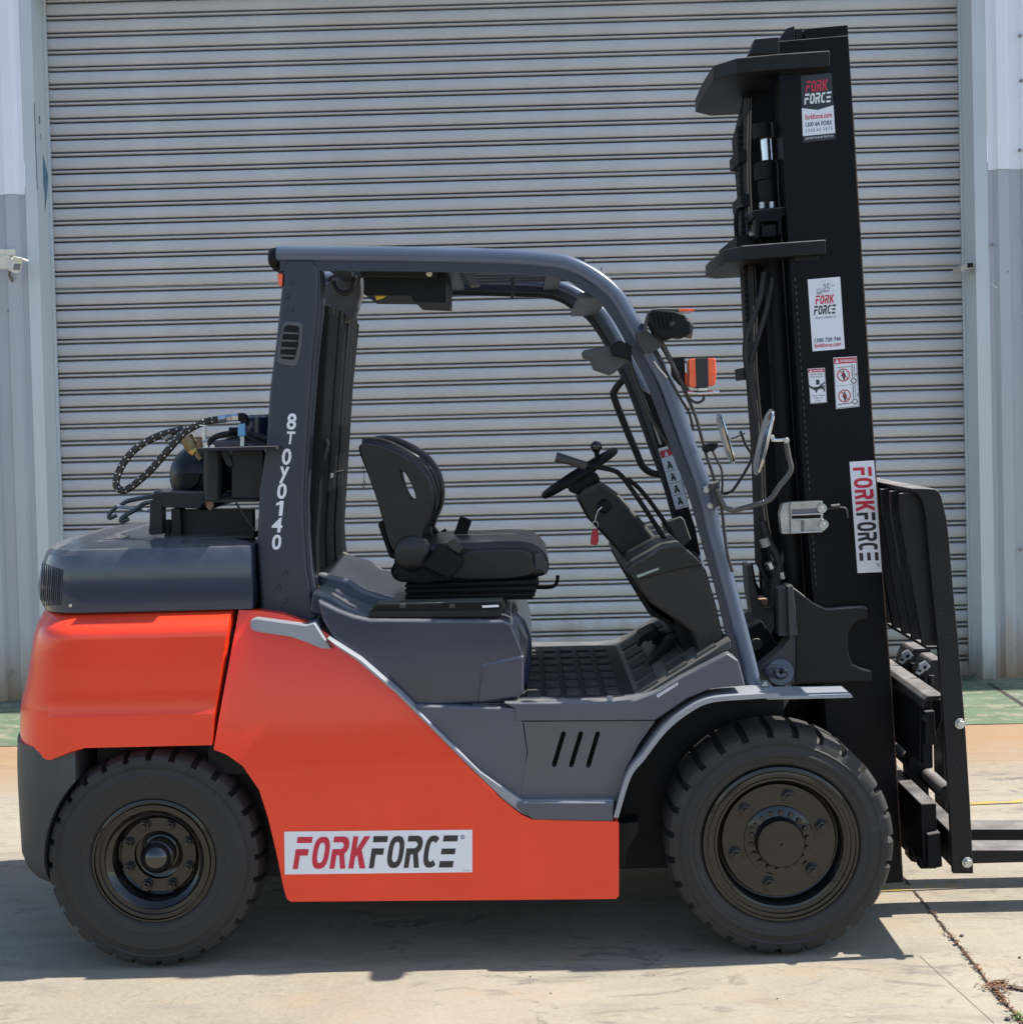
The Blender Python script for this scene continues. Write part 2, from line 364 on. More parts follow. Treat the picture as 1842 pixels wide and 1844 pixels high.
# ================================================================== SETTING: ground
def ground_mat():
    m = bpy.data.materials.new('concrete'); m.use_nodes = True
    nt = m.node_tree; n = nt.nodes; L = nt.links.new; b = n['Principled BSDF']; b.inputs['Roughness'].default_value = 0.85
    tc = n.new('ShaderNodeTexCoord')
    def noise(scale, st=(1, 1, 1), det=8, ro=0.6, dist=0.0, off=(0, 0, 0)):
        mp = n.new('ShaderNodeMapping'); mp.inputs['Scale'].default_value = st; mp.inputs['Location'].default_value = off; L(tc.outputs['Object'], mp.inputs[0])
        z = n.new('ShaderNodeTexNoise'); z.inputs['Scale'].default_value = scale; z.inputs['Detail'].default_value = det; z.inputs['Roughness'].default_value = ro; z.inputs['Distortion'].default_value = dist
        L(mp.outputs[0], z.inputs['Vector']); return z.outputs['Fac']
    def ramp(f, a, b_, inv=False):
        r = n.new('ShaderNodeMapRange'); r.inputs[1].default_value = a; r.inputs[2].default_value = b_; r.clamp = True; L(f, r.inputs[0])
        if inv: r.inputs[3].default_value = 1; r.inputs[4].default_value = 0
        return r.outputs[0]
    def mix(f, a, col, k=1.0):
        x = n.new('ShaderNodeMixRGB'); x.inputs[2].default_value = (*col, 1)
        if k != 1.0:
            q = n.new('ShaderNodeMath'); q.operation = 'MULTIPLY'; q.inputs[1].default_value = k; L(f, q.inputs[0]); f = q.outputs[0]
        L(f, x.inputs[0])
        if isinstance(a, tuple): x.inputs[1].default_value = (*a, 1)
        else: L(a, x.inputs[1])
        return x.outputs[0]
    def mul(a, b_):
        q = n.new('ShaderNodeMath'); q.operation = 'MULTIPLY'; L(a, q.inputs[0]); L(b_, q.inputs[1]); return q.outputs[0]
    c = mix(ramp(noise(1.1, det=9), .35, .65), (0.240, 0.203, 0.145), (0.328, 0.285, 0.213))
    c = mix(ramp(noise(60, det=6, ro=.75), .30, .70), c, (0.41, 0.37, 0.30), .5)                        # fine sand grain
    c = mix(ramp(noise(2.3, (1, 2.6, 1), det=7, off=(3, 1, 0)), .52, .72), c, (0.35, 0.25, 0.145), .55)   # tan stains
    c = mix(ramp(noise(1.7, (.8, 3.0, 1), 10, .72, .6), .50, .64), c, (0.19, 0.17, 0.14), .5)   # drag marks along the wall
    c = mix(mul(ramp(noise(3.2, (1, 2.2, 1), 12, .74, 1.4, (8, 2, 0)), .535, .60), ramp(noise(.8, off=(1, 7, 0)), .42, .58)), c, (0.10, 0.093, 0.09), .62)  # tyre scuffs
    ln = n.new('ShaderNodeTexNoise'); ln.noise_dimensions = '3D'
    wv = noise(2.6, (1, 1.8, 1), 4, .55, 1.2, (5, 5, 2))                                                 # hairline trowel marks: zero crossings of a noise
    ab = n.new('ShaderNodeMath'); ab.operation = 'SUBTRACT'; ab.inputs[1].default_value = .5; L(wv, ab.inputs[0])
    a2 = n.new('ShaderNodeMath'); a2.operation = 'ABSOLUTE'; L(ab.outputs[0], a2.inputs[0])
    hl = ramp(a2.outputs[0], .0015, .006, True)
    c = mix(mul(hl, ramp(noise(1.9, off=(2, 2, 9)), .47, .6)), c, (0.16, 0.145, 0.125), .55)
    # rust-brown wash beside the green strip
    sp = n.new('ShaderNodeSeparateXYZ'); L(tc.outputs['Object'], sp.inputs[0])
    nb = noise(2.0, (1, 3, 1), 6); ad = n.new('ShaderNodeMath'); ad.operation = 'MULTIPLY_ADD'; ad.inputs[1].default_value = 0.8; L(nb, ad.inputs[0]); L(sp.outputs[1], ad.inputs[2])
    c = mix(ramp(ad.outputs[0], 2.45, 3.2), c, (0.33, 0.185, 0.085), .72)
    L(c, b.inputs['Base Color'])
    g = noise(220, det=4, ro=.7); bp = n.new('ShaderNodeBump'); bp.inputs['Strength'].default_value = .35; bp.inputs['Distance'].default_value = .003; L(g, bp.inputs['Height'])
    b2 = n.new('ShaderNodeBump'); b2.inputs['Strength'].default_value = .25; b2.inputs['Distance'].default_value = .02; L(noise(7, det=6), b2.inputs['Height']); L(bp.outputs[0], b2.inputs['Normal'])
    L(b2.outputs[0], b.inputs['Normal'])
    return m
CONC = ground_mat()
def sheet(name, pts, z, mat, kind='structure', origin=(0, 0, 0)):
    o = mk(name, [Vector((x, y, z)) for x, y in pts], [list(range(len(pts)))], mat, origin=origin); o['kind'] = kind; return o
sheet('added_asphalt', [(-400, -400), (400, -400), (400, -6.0), (-400, -6.0)], 0.004, M('added_asphalt_dark', (0.050, 0.050, 0.053), .85, var=.25, scale=20, bump=.4, bscale=200))  # unseen ground behind the camera, added dark to cut bounce and reflections
WY = 4.30                                               # wall sheet plane
big = sheet('concrete_ground', [(-400, -400), (400, -400), (400, 400), (-400, 400)], 0.0, CONC)

def paint_mat(name, col, hole, amt, scale=5, st=(1, 2.4, 1)):
    m = M(name, col, 0.75, var=0.22, scale=3, stretch=st, bump=.25, bscale=120)
    nt = m.node_tree; n = nt.nodes; L = nt.links.new; b = n['Principled BSDF']
    tc = n.new('ShaderNodeTexCoord'); mp = n.new('ShaderNodeMapping'); mp.inputs['Scale'].default_value = st; L(tc.outputs['Object'], mp.inputs[0])
    z = n.new('ShaderNodeTexNoise'); z.inputs['Scale'].default_value = scale; z.inputs['Detail'].default_value = 10; z.inputs['Roughness'].default_value = .7; L(mp.outputs[0], z.inputs['Vector'])
    r = n.new('ShaderNodeMapRange'); r.inputs[1].default_value = amt; r.inputs[2].default_value = amt + .07; L(z.outputs['Fac'], r.inputs[0])
    x = n.new('ShaderNodeMixRGB'); x.inputs[2].default_value = (*hole, 1); L(r.outputs[0], x.inputs[0])
    src = b.inputs['Base Color'].links[0].from_socket; L(src, x.inputs[1]); L(x.outputs[0], b.inputs['Base Color']); return m
GREEN = paint_mat('green_floor_paint', (0.118, 0.165, 0.100), (0.26, 0.235, 0.165), .52)
YLINE = paint_mat('yellow_line_paint', (0.45, 0.30, 0.06), (0.30, 0.265, 0.20), .455, 11)
gy0 = G(1800, 1303).y
sheet('green_walkway', [(-9, gy0), (9, gy0 - 0.04), (9, 4.6), (-9, 4.6)], 0.004, GREEN)
# joint across the green walkway
JM = M('joint_dark', (0.05, 0.045, 0.038), .9, var=.3)
a, b_ = G(1776, 1232), G(1850, 1279)
sheet('walkway_joint', [(a.x, a.y), (b_.x, b_.y), (b_.x + .03, b_.y), (a.x + .03, a.y)], 0.006, JM)
# faded yellow line (two visible stretches)
for (p, q, w) in (((1560, 1604), (1735, 1597), 9), ((1700, 1450), (1842, 1444), 6)):
    A, B, C_, D_ = G(p[0], p[1] - w / 2), G(q[0], q[1] - w / 2), G(q[0], q[1] + w / 2), G(p[0], p[1] + w / 2)
    sheet('yellow_line', [(D_.x, D_.y), (C_.x, C_.y), (B.x, B.y), (A.x, A.y)], 0.004, YLINE)
# expansion joint with litter
jx = 1.378
rr = random.Random(3)
def ribbon(pts, w, z, jit):
    v, f = [], []
    for i, (x, y) in enumerate(pts):
        k = w * (0.55 + 0.9 * rr.random()); s = (rr.random() - .5) * jit
        v += [Vector((x - k / 2 + s, y, z)), Vector((x + k / 2 + s, y, z))]
    for i in range(len(pts) - 1): f.append([2 * i, 2 * i + 1, 2 * i + 3, 2 * i + 2])
    return v, f
v, f = ribbon([(jx, -1.3 + i * 0.025) for i in range(int(5.0 / .025))], 0.008, 0.003, .008)
o = mk('expansion_joint', v, f, M('joint_dirt', (0.055, 0.038, 0.026), .95, var=.4, scale=30)); o['kind'] = 'structure'
cr = [G(1786, 1776), G(1805, 1770), G(1822, 1781), G(1842, 1786), G(1870, 1790)]
crp = crom([Vector((p.x, p.y, 0)) for p in cr], 10)
v, f = [], []
for i, p in enumerate(crp):
    k = 0.005 + 0.004 * rr.random(); v += [p + Vector((0, -k, .003)), p + Vector((0, k, .003))]
for i in range(len(crp) - 1): f.append([2 * i, 2 * i + 1, 2 * i + 3, 2 * i + 2])
o = mk('ground_crack', v, f, M('joint_dirt', (0, 0, 0))); o['kind'] = 'structure'
# second hairline saw cut nearer the camera
A, B = G(1655, 1722), G(1790, 1844)
sheet('saw_cut', [(A.x, A.y), (A.x + .0022, A.y), (B.x + .0022, B.y), (B.x, B.y)], 0.002, M('saw_cut', (0.22, 0.195, 0.155), .9))
# dry litter lying in the joint: small curled leaves and twigs
def leaf(p, L_, w, yaw, curl, z):
    c, s = math.cos(yaw), math.sin(yaw); out = []
    for t, ww in ((-.5, .08), (-.2, 1), (.2, .9), (.5, .05)):
        for sd in (-1, 1):
            x, y = t * L_, sd * w * ww / 2
            out.append(Vector((p[0] + x * c - y * s, p[1] + x * s + y * c, z + curl * (t * t * 2 + .3 * abs(sd * ww)) * L_)))
    return out, [[0, 1, 3, 2], [2, 3, 5, 4], [4, 5, 7, 6]]
LEAFB = M('dry_leaf', (0.20, 0.085, 0.035), .8, var=.6, scale=40)
LEAFD = M('dark_leaf', (0.085, 0.055, 0.03), .85, var=.5, scale=40)
def litter(name, n, place, mat, label=None):
    parts = []
    for i in range(n):
        x, y = place(); parts.append(leaf((x, y), rr.uniform(.008, .022), rr.uniform(.003, .007), rr.uniform(0, 6.28), rr.uniform(.05, .35), rr.uniform(.004, .010)))
    v, f = merge(parts); o = mk(name, v, f, mat); o['kind'] = 'stuff'; return o
def pj(): 
    y = rr.choice((rr.uniform(-.62, .35), rr.uniform(-.42, -.30), rr.uniform(-.62, .1))); return jx + rr.gauss(0, .005), y
litter('leaf_litter', 150, pj, LEAFB)
litter('leaf_litter', 110, pj, LEAFD)
q0 = G(1800, 1780)
litter('leaf_litter', 60, lambda: (q0.x + rr.gauss(0, .03), q0.y + rr.gauss(0, .02)), LEAFB)
def pc():
    p = crp[int(rr.random() * len(crp))]; return p.x + rr.gauss(0, .006), p.y + rr.gauss(0, .005)
litter('leaf_litter', 60, pc, LEAFD)
# a tuft of grass at the foot of the joint
gp = []
gc = G(1836, 1838)
for i in range(26):
    a = rr.uniform(0, 6.28); l = rr.uniform(.012, .035); bx, by = gc.x + rr.gauss(0, .012), gc.y + rr.gauss(0, .012)
    t = Vector((bx + math.cos(a) * l * .8, by + math.sin(a) * l * .8, l * .7)); s = Vector((-math.sin(a), math.cos(a), 0)) * .0018
    b0 = Vector((bx, by, 0)); md = (b0 + t) / 2 + Vector((0, 0, l * .2))
    gp.append(([b0 - s, b0 + s, md + s, md - s, t], [[0, 1, 2, 3], [3, 2, 4]]))
v, f = merge(gp); o = mk('grass', v, f, M('grass_blade', (0.10, 0.17, 0.03), .6, var=.3, scale=60)); o['kind'] = 'stuff'
# loose pebbles
STONE = M('pebble', (0.10, 0.095, 0.085), .9, var=.4, scale=50)
pb = []
for (px, py, r) in ((1732, 1687, .007), (1836, 1726, .005), (992, 1790, .003), (1815, 1838, .009), (955, 1760, .003), (1400, 1800, .003)):
    p = G(px, py); q = g_lathe([(0, 0), (r, .2 * r), (r * .9, r * .7), (0, r)], (p.x, p.y, .001), 'Z', 7, (False, False)); pb.append(q)
v, f = merge(pb); o = mk('gravel', v, f, STONE); o['kind'] = 'stuff'

# ================================================================== SETTING: warehouse wall and roller door
DY = WY + 0.235                                         # door plane
def stain_mat(name, col, rough, stain, top=0.5, var=.06, streak=True, amt=1.0, chips=None):
    """paint with dirt splashed up from the ground (height read in world space of the wall)"""
    m = M(name, col, rough, var=var, scale=1.6, stretch=(1, 1, .35), bump=.03, bscale=60)
    nt = m.node_tree; n = nt.nodes; L = nt.links.new; b = n['Principled BSDF']
    ge = n.new('ShaderNodeNewGeometry'); sp = n.new('ShaderNodeSeparateXYZ'); L(ge.outputs['Position'], sp.inputs[0])
    mp = n.new('ShaderNodeMapping'); mp.inputs['Scale'].default_value = (9, 9, 1.2); L(ge.outputs['Position'], mp.inputs[0])
    z = n.new('ShaderNodeTexNoise'); z.inputs['Scale'].default_value = 1.6; z.inputs['Detail'].default_value = 8; L(mp.outputs[0], z.inputs['Vector'])
    a = n.new('ShaderNodeMath'); a.operation = 'MULTIPLY_ADD'; a.inputs[1].default_value = top * .9; L(z.outputs['Fac'], a.inputs[0]); L(sp.outputs[2], a.inputs[2])
    r = n.new('ShaderNodeMapRange'); r.inputs[1].default_value = top * .45; r.inputs[2].default_value = top * 1.25; r.inputs[3].default_value = amt; r.inputs[4].default_value = 0; L(a.outputs[0], r.inputs[0])
    x = n.new('ShaderNodeMixRGB'); x.inputs[2].default_value = (*stain, 1); L(r.outputs[0], x.inputs[0])
    src = b.inputs['Base Color'].links[0].from_socket; L(src, x.inputs[1]); o = x.outputs[0]
    if chips:
        m2 = n.new('ShaderNodeMapping'); m2.inputs['Scale'].default_value = (2.2, 6, 26); L(ge.outputs['Position'], m2.inputs[0])
        z2 = n.new('ShaderNodeTexNoise'); z2.inputs['Scale'].default_value = 3; z2.inputs['Detail'].default_value = 9; z2.inputs['Roughness'].default_value = .72; L(m2.outputs[0], z2.inputs['Vector'])
        r2 = n.new('ShaderNodeMapRange'); r2.inputs[1].default_value = .70; r2.inputs[2].default_value = .73; L(z2.outputs['Fac'], r2.inputs[0])
        x2 = n.new('ShaderNodeMixRGB'); x2.inputs[2].default_value = (*chips, 1); L(r2.outputs[0], x2.inputs[0]); L(o, x2.inputs[1]); o = x2.outputs[0]
    L(o, b.inputs['Base Color']); return m
SLAT = stain_mat('shutter_paint', (0.50, 0.505, 0.505), .58, (0.30, 0.245, 0.165), .55, var=.10, chips=(0.62, 0.60, 0.56))
JAMB = stain_mat('jamb_paint', (0.54, 0.595, 0.61), .5, (0.25, 0.20, 0.14), .35, var=.07)
CLADW = stain_mat('cladding_white', (0.82, 0.84, 0.87), .5, (0.3, 0.25, 0.2), .3)
CLADG = stain_mat('cladding_grey', (0.42, 0.445, 0.48), .5, (0.30, 0.19, 0.10), .55)

zl = [P(84, 5.5, DY).z, P(117, 954.4, DY).z]; PITCH = (zl[0] - zl[1]) / 31
XL, XR = P(100.6, 480, DY).x, P(1729.3, 470, DY).x
z0 = P(112, 954.4, DY).z - 0.0735 * PITCH / .1035
base_i = int(z0 / PITCH) + 1
door = empty('roller_door', ((XL + XR) / 2, DY, 0), 'grey steel roller shutter door of narrow horizontal slats behind the forklift', 'roller door')
prof = [(0, .060), (.0004, .008), (.0015, .0), (.004, -.004), (.010, -.0072), (.020, -.0100), (.034, -.0115), (.048, -.0108), (.057, -.0088), (.063, -.0055), (.0665, -.001), (.068, .008), (.0684, .060), (.0785, .060), (.079, .004),
        (.0805, -.0035), (.083, -.0068), (.0862, -.0080), (.0895, -.0066), (.092, -.003), (.0935, .004), (.0940, .060), (.1035, .060)]
k = PITCH / .1035
def slat_mesh():
    v, f = [], []; xa, xb = XL - .05, XR + .05
    for z, y in prof: v += [Vector((xa, DY + y, z * k)), Vector((xb, DY + y, z * k))]
    for i in range(len(prof) - 1): f.append([2 * i, 2 * i + 1, 2 * i + 3, 2 * i + 2])
    return v, f
sv, sf = slat_mesh()
first = None
nsl = int(4.70 / PITCH)
for i in range(-base_i, nsl):
    zz = z0 + i * PITCH
    if zz < -0.02: continue
    if first is None:
        first = mk('slat', [q + Vector((0, 0, zz)) for q in sv], sf, SLAT, door, smooth=True)
        bm = bmesh.new(); bm.from_mesh(first.data)
        for e in bm.edges:
            if len(e.link_faces) == 2 and e.calc_face_angle(0) > R(38): e.smooth = False
        if sum(fc.normal.y for fc in bm.faces) > 0: bmesh.ops.reverse_faces(bm, faces=bm.faces[:])
        bm.to_mesh(first.data); bm.free(); fz = zz
    else:
        c = first.copy(); COL.objects.link(c); c.parent = door
        c.location = first.location + Vector((rr.gauss(0, .0), rr.gauss(0, .0012), zz - fz)); c.rotation_euler = (rr.gauss(0, .003), 0, 0); WL[c.name] = WL[first.name]
box('bottom_rail', (XL - .04, DY - .02, 0.004), (XR + .04, DY + .03, 0.06), SLAT, door)

wall = empty('warehouse_wall', (0, WY, 0), 'corrugated warehouse wall, white above and grey below, framing the roller door', 'wall')
WT = 4.78
# guides (thin channels at the edge of the curtain), reveals, front faces
xl1, xl2, xl3 = P(93, 480, DY - .03).x, P(71, 480, WY).x, P(50, 480, WY).x
xr1, xr2, xr3 = P(1735.5, 470, DY - .03).x, P(1757, 470, WY).x, P(1781, 470, WY).x
def channel(x0, x1, name='guide_rail'):
    s = 1 if x1 > x0 else -1
    parts = [g_box((min(x0, x1), DY - .034, 0), (max(x0, x1), DY - .026, WT - .22)), g_box((min(x1 - s * .006, x1), DY - .045, 0), (max(x1 - s * .006, x1), DY - .034, WT - .22)), g_box((min(x1 - s * .004, x1 + s * .05), DY + .02, 0), (max(x1 - s * .004, x1 + s * .05), DY + .03, WT - .22))]
    v, f = merge(parts); return mk(name, v, f, JAMB, wall, bevel=.001, seg=1)
channel(XL, xl1); channel(XR, xr1)
for xa, xb, xc in ((xl1, xl2, xl3), (xr1, xr2, xr3)):
    pts = [(xa, DY - .025), (xb, WY - .0), (xc, WY - .0), (xc, WY + .012), (xb + (.012 if xc > xb else -.012), WY + .012), (xa + (.012 if xc > xb else -.012), DY - .02)]
    v = [Vector((x, y, 0.02)) for x, y in pts] + [Vector((x, y, WT)) for x, y in pts]; n = len(pts)
    f = [list(range(n)), list(range(2 * n - 1, n - 1, -1))] + [[i, i + n, (i + 1) % n + n, (i + 1) % n] for i in range(n)]
    mk('door_jamb', v, f, JAMB, wall, bevel=.002)
mk('lintel', *g_box((xl3, WY - .005, WT - .20), (xr3, DY + .1, WT)), JAMB, wall)
# ribbed sheets
def ribs(x0, x1, za, zb, yoff, name, mat):
    s = 1 if x1 > x0 else -1; L_ = abs(x1 - x0); pt = []; x = 0.0
    pat = [(0, .016), (.034, .016), (.055, -.016), (.118, -.016), (.138, .016)]
    while x < L_:
        for dx, dy in pat: pt.append((x0 + s * (x + dx), WY - .004 + dy + yoff))
        x += .170
    v, f = [], []
    for x_, y_ in pt: v += [Vector((x_, y_, za)), Vector((x_, y_, zb))]
    for i in range(len(pt) - 1): f.append([2 * i, 2 * i + 1, 2 * i + 3, 2 * i + 2])
    return mk(name, v, f, mat, wall)
zs = P(20, 350, WY).z; zs2 = P(1800, 305, WY).z
for xa, xb, zz in ((xl3 - .003, xl3 - 3.5, zs), (xr3 + .003, xr3 + 3.5, zs2)):
    ribs(xa, xb, .03, zz + .05, 0.0, 'wall_sheet', CLADG)
    ribs(xa, xb, zz, WT, -.006, 'wall_sheet', CLADW)['label'] = 'white upper sheet'
box('capping', (-8, WY - .03, WT), (8, DY + .2, WT + .06), JAMB, wall)
box('roof', (-8, DY + .2, WT + .02), (8, DY + 7, WT + .05), JAMB, wall)  # out of view, added to keep sun from leaking through the slats
SCR = M('roof_screw', (0.28, 0.27, 0.26), .6, metal=.4, var=.3)
for px, py in ((1830, 1167), (1787, 440), (1814, 489), (1810, 139), (16, 560), (20, 1210), (1838, 990), (1836, 64), (1838, 145), (1836, 270)):
    q = P(px, py, WY - .012); v, f = merge([g_tube([q, q + Vector((0, -.006, 0))], .011, 10), g_tube([q + Vector((0, -.005, 0)), q + Vector((0, -.013, 0))], .006, 6)]); mk('screw', v, f, SCR, wall)
# flaked patch of old blue-green paint on the left reveal
FL = M('flaked_paint', (0.10, 0.20, 0.27), .6, var=.35, scale=30)
def on_reveal(px, py): return P(px, py, WY + .045)
pts = [(77, 275), (82, 295), (87, 318), (85, 350), (81, 385), (80.5, 350), (78, 330)]
v = [on_reveal(a, b_) + Vector((.0025, -.004, 0)) for a, b_ in pts]
xx = [q.x for q in v]
t_ = lambda px, py: None
def revpt(px, py):                                      # meet the sloping left reveal plane
    d = ray(px, py); A = Vector((xl1, DY - .025, 0)); Bv = Vector((xl2, WY, 0)); nrm = (Bv - A).cross(Vector((0, 0, 1))).normalized()
    t = (A - CAM).dot(nrm) / d.dot(nrm); p = CAM + d * t; return p - d.normalized() * .003
v = [revpt(a, b_) for a, b_ in pts]
mk('paint_flake', v, [list(range(len(v)))], FL, wall)
for pts in ([(61, 185), (62.5, 185), (65, 260), (68, 340), (66.5, 340), (63.5, 260)], [(70, 207), (72, 208), (72.5, 224), (70.6, 222)], [(73, 240), (74, 240), (74.4, 252), (73.2, 252)]):
    v = [revpt(a, b_) if a > 69.5 else P(a, b_, WY - .003) for a, b_ in pts]; mk('paint_flake', v, [list(range(len(v)))], M('flake_dark', (0.09, 0.11, 0.16), .7, var=.3), wall)
# dark gap under the right jamb and leaves blown into the corner
litter('leaf_litter', 90, lambda: (P(1742, 1228, WY + .1).x + rr.gauss(0, .05), WY + .12 + rr.gauss(0, .04)), LEAFD)
litter('leaf_litter', 40, lambda: (P(1800, 1228, WY).x + rr.gauss(0, .15), WY - .05 + rr.gauss(0, .02)), LEAFB)

# motion sensor on the left wall
S0 = P(20, 470, WY - .03)
sen = empty('motion_sensor', S0, 'cream motion sensor on a bracket, fixed to the grey sheeting left of the door', 'sensor')
mk('bracket', *merge([g_box((P(4.5, 450, WY).x, WY - .052, P(4, 462, WY).z), (P(31, 450, WY).x, WY - .012, P(4, 450, WY).z)), g_box((P(5, 462, WY).x, WY - .06, P(4, 486, WY).z), (P(22, 462, WY).x, WY - .03, P(4, 462, WY).z))]), OFFW, sen, bevel=.004)
YS = WY - .20
fr = [(24.3, 467), (42, 464.5), (40, 475), (36.3, 487), (33, 491.5), (26, 492), (20.5, 487.5)]
xz = [XZ(a, b_, YS) for a, b_ in fr]
bk = [XZ(a - 7, b_ - 3, YS + .09) for a, b_ in fr]
v = [Vector((x, YS, z)) for x, z in xz] + [Vector((x, YS + .09, z)) for x, z in bk]; n = len(fr)
f = [list(range(n)), list(range(2 * n - 1, n - 1, -1))] + [[i, i + n, (i + 1) % n + n, (i + 1) % n] for i in range(n)]
mk('housing', v, f, OFFW, sen, bevel=.005)
plate('lens', [(25.2, 474.5), (38, 474.8), (35.8, 486), (23.2, 485.5)], YS - .004, YS + .01, M('sensor_lens', (0.16, 0.17, 0.16), .3), sen, bevel=.002)
plate('hood', [(19.5, 463), (24, 460.5), (42.5, 464.5), (41.5, 468.8), (25, 466)], YS - .025, YS + .07, OFFW, sen, bevel=.004)
tpx('cord', [(19, 463, WY - .12), (10, 466, WY - .11), (4, 460, WY - .09), (3.5, 455, WY - .08), (7, 453, WY - .07)], 0, .004, OFFW, sen, n=6)
tpx('cable', [(18, 488, WY - .1), (17, 495, WY - .05), (22, 505, WY - .02), (24, 512, WY + .004)], 0, .009, M('cable_grey', (0.16, 0.15, 0.14), .6), sen, n=6)
# small box with an open black end on the right jamb
lb = empty('door_lock_box', P(1743, 480, WY), 'small weathered cream box with an open black end, on the right door jamb', 'lock box')
YB = WY - .05
plate('housing', [(1729, 481), (1741, 471.5), (1753, 471), (1754, 482), (1742, 484), (1731, 489)], YB, YB + .16, M('weathered_cream', (0.42, 0.39, 0.33), .6, var=.15, scale=20), lb, bevel=.003)
plate('opening', [(1741.5, 473.2), (1752, 472.6), (1752.6, 480.8), (1742.5, 481.6)], YB - .003, YB + .01, DEEP, lb, bevel=.001)
tube('wire_tie', crom([P(1783, 503, WY - .03), P(1786, 509, WY - .05), P(1790, 515, WY - .06), P(1796, 519, WY - .05)], 6), .0035, STEEL, None)
o = bpy.data.objects['wire_tie']; o['label'] = 'short twisted silver wire end poking out of the right wall sheet'; o['category'] = 'wire'
# ================================================================== THE FORKLIFT
BY = -0.035                                             # side face of the body
truck = empty('forklift', (-0.2, YC, 0), 'orange and grey counterbalance forklift with black mast, parked side-on at the roller door', 'forklift')

# ------------------------------------------------------------------ wheels
def wheel(px, py, Yf, rpx, w, lugs, front, flip=False, parent=truck):
    c = P(px, py, Yf + .045); r = rpx / FPX * (4.5 + Yf + .045); c.z = r; c.y = Yf
    s = -1 if flip else 1
    if flip: c.y = YM(Yf)
    cc = (c.x, c.y, c.z)
    H = lambda h: s * h
    rr_ = r * (0.685 if front else 0.575)
    sh = 0.030 if front else 0.036
    prof = [(rr_ * .97, .030), (rr_, .012), (rr_ * 1.03, .004), (r * (.76 if front else .66), -.002), (r * (.762 if front else .665), -.0005), (r * (.80 if front else .80), -.004), (r * .815, -.001), (r * .835, .001), (r * .862, .0035), (r * .875, .000), (r * .885, .004),
            (r * .93, .007), (r * .965, .014), (r * .992, sh), (r, sh + .03), (r, w - .06), (r * .97, w - .02), (r * .80, w), (rr_, w - .02)]
    nl = lugs; offs = [0, .36, .72, .76, .97]
    v, f = [], []; nP = len(prof); cols = []
    for k in range(nl):
        for j, t in enumerate(offs):
            a = 2 * math.pi * (k + t) / nl + .05; notch = j >= 3
            for i, (q, h) in enumerate(prof):
                if notch and 11 <= i <= 15:
                    if i == 11: q, h = q * .999, h + .003
                    elif i <= 13: q, h = q * .952, h + .020
                    else: q = q * .955
                elif notch and i == 10: q, h = q, h
                v.append(Vector((c.x + q * math.cos(a), c.y + H(h), c.z + q * math.sin(a))))
            cols.append(0)
    m = len(cols)
    for k in range(m):
        j = (k + 1) % m
        for i in range(nP - 1): f.append([k * nP + i, j * nP + i, j * nP + i + 1, k * nP + i + 1])
    # the wheel itself: pressed rim and disc
    if front:
        q = r / .3717
        rp = [(rr_ * .99, .028), (rr_ * .985, .004), (rr_ * .955, .002), (rr_ * .95, .010), (rr_ * .925, .010), (rr_ * .92, .004), (rr_ * .895, .003), (rr_ * .89, .012), (rr_ * .845, .013), (rr_ * .835, .010), (rr_ * .805, .012),
              (rr_ * .785, .028), (rr_ * .765, .060), (rr_ * .745, .062), (rr_ * .735, .052), (rr_ * .72, .046), (.115 * q, .046), (.113 * q, .042), (.108 * q, .040), (.082 * q, .034), (.079 * q, .012), (.074 * q, .004), (.030 * q, .002), (0.005, .002), (0.004, .012), (0, .012)]
    else:
        q = r / .354
        rp = [(rr_ * .99, .030), (rr_ * .985, .012), (rr_ * .95, .010), (rr_ * .94, .018), (rr_ * .915, .018), (rr_ * .90, .011), (rr_ * .87, .012), (rr_ * .86, .020), (rr_ * .80, .022), (rr_ * .775, .030), (rr_ * .70, .040), (rr_ * .675, .060), (rr_ * .655, .085), (rr_ * .63, .088), (rr_ * .60, .078), (.080 * q, .076), (.079 * q, .095), (.060 * q, .10), (.054 * q, .098),
              (.0535 * q, .05), (.049 * q, .046), (.047 * q, .052), (.044 * q, .052), (.036 * q, .035), (.022 * q, .024), (0, .020)]
    wo_ = lathe('wheel', [(a, H(b)) for a, b in rp], cc, RIM, parent, 'Y', 64, 30, cap=(False, False))
    t = mk('tyre', v, f, RUBBER, wo_); sharp_ends(t, 28)
    nn, rad, y0, ph = (6, .147 * q, .046, 0.29) if front else (8, .107 * q, .076, 0.39)
    for k in range(nn):
        a = ph + 2 * math.pi * k / nn; p = Vector((c.x + rad * math.cos(a), c.y + H(y0), c.z + rad * math.sin(a))); d = Vector((0, -s, 0))
        z = .0235 if front else .0185
        parts = [g_tube([p + d * -.004, p + d * .005], z * 1.05, 16), g_tube([p + d * .004, p + d * .020], z * .92, 6), g_tube([p + d * .018, p + d * .030], z * .50, 10)]
        vv, ff = merge(parts); mk('lug_nut', vv, ff, RIM, wo_, bevel=.0018, seg=2)
    if front:
        for k in range(18):
            a = .1 + 2 * math.pi * k / 18; rad2 = .094 * q; p = Vector((c.x + rad2 * math.cos(a), c.y + H(.036), c.z + rad2 * math.sin(a))); d = Vector((0, -s, 0))
            vv, ff = g_tube([p, p + d * .009], .0085, 8); mk('hub_bolt', vv, ff, RIM, wo_, bevel=.0015, seg=1)
    else:
        cd = [(.049 * q, H(.052)), (.046 * q, H(.048)), (.043 * q, H(.042)), (.034 * q, H(.030)), (.02 * q, H(.022)), (0, H(.019))]
        lathe('hub_cap', [(a, b - H(.004)) for a, b in cd], cc, M('hub_cap_gloss', (0.012, 0.012, 0.014), .08, coat=.8), wo_, 'Y', 40, 60)
    return wo_
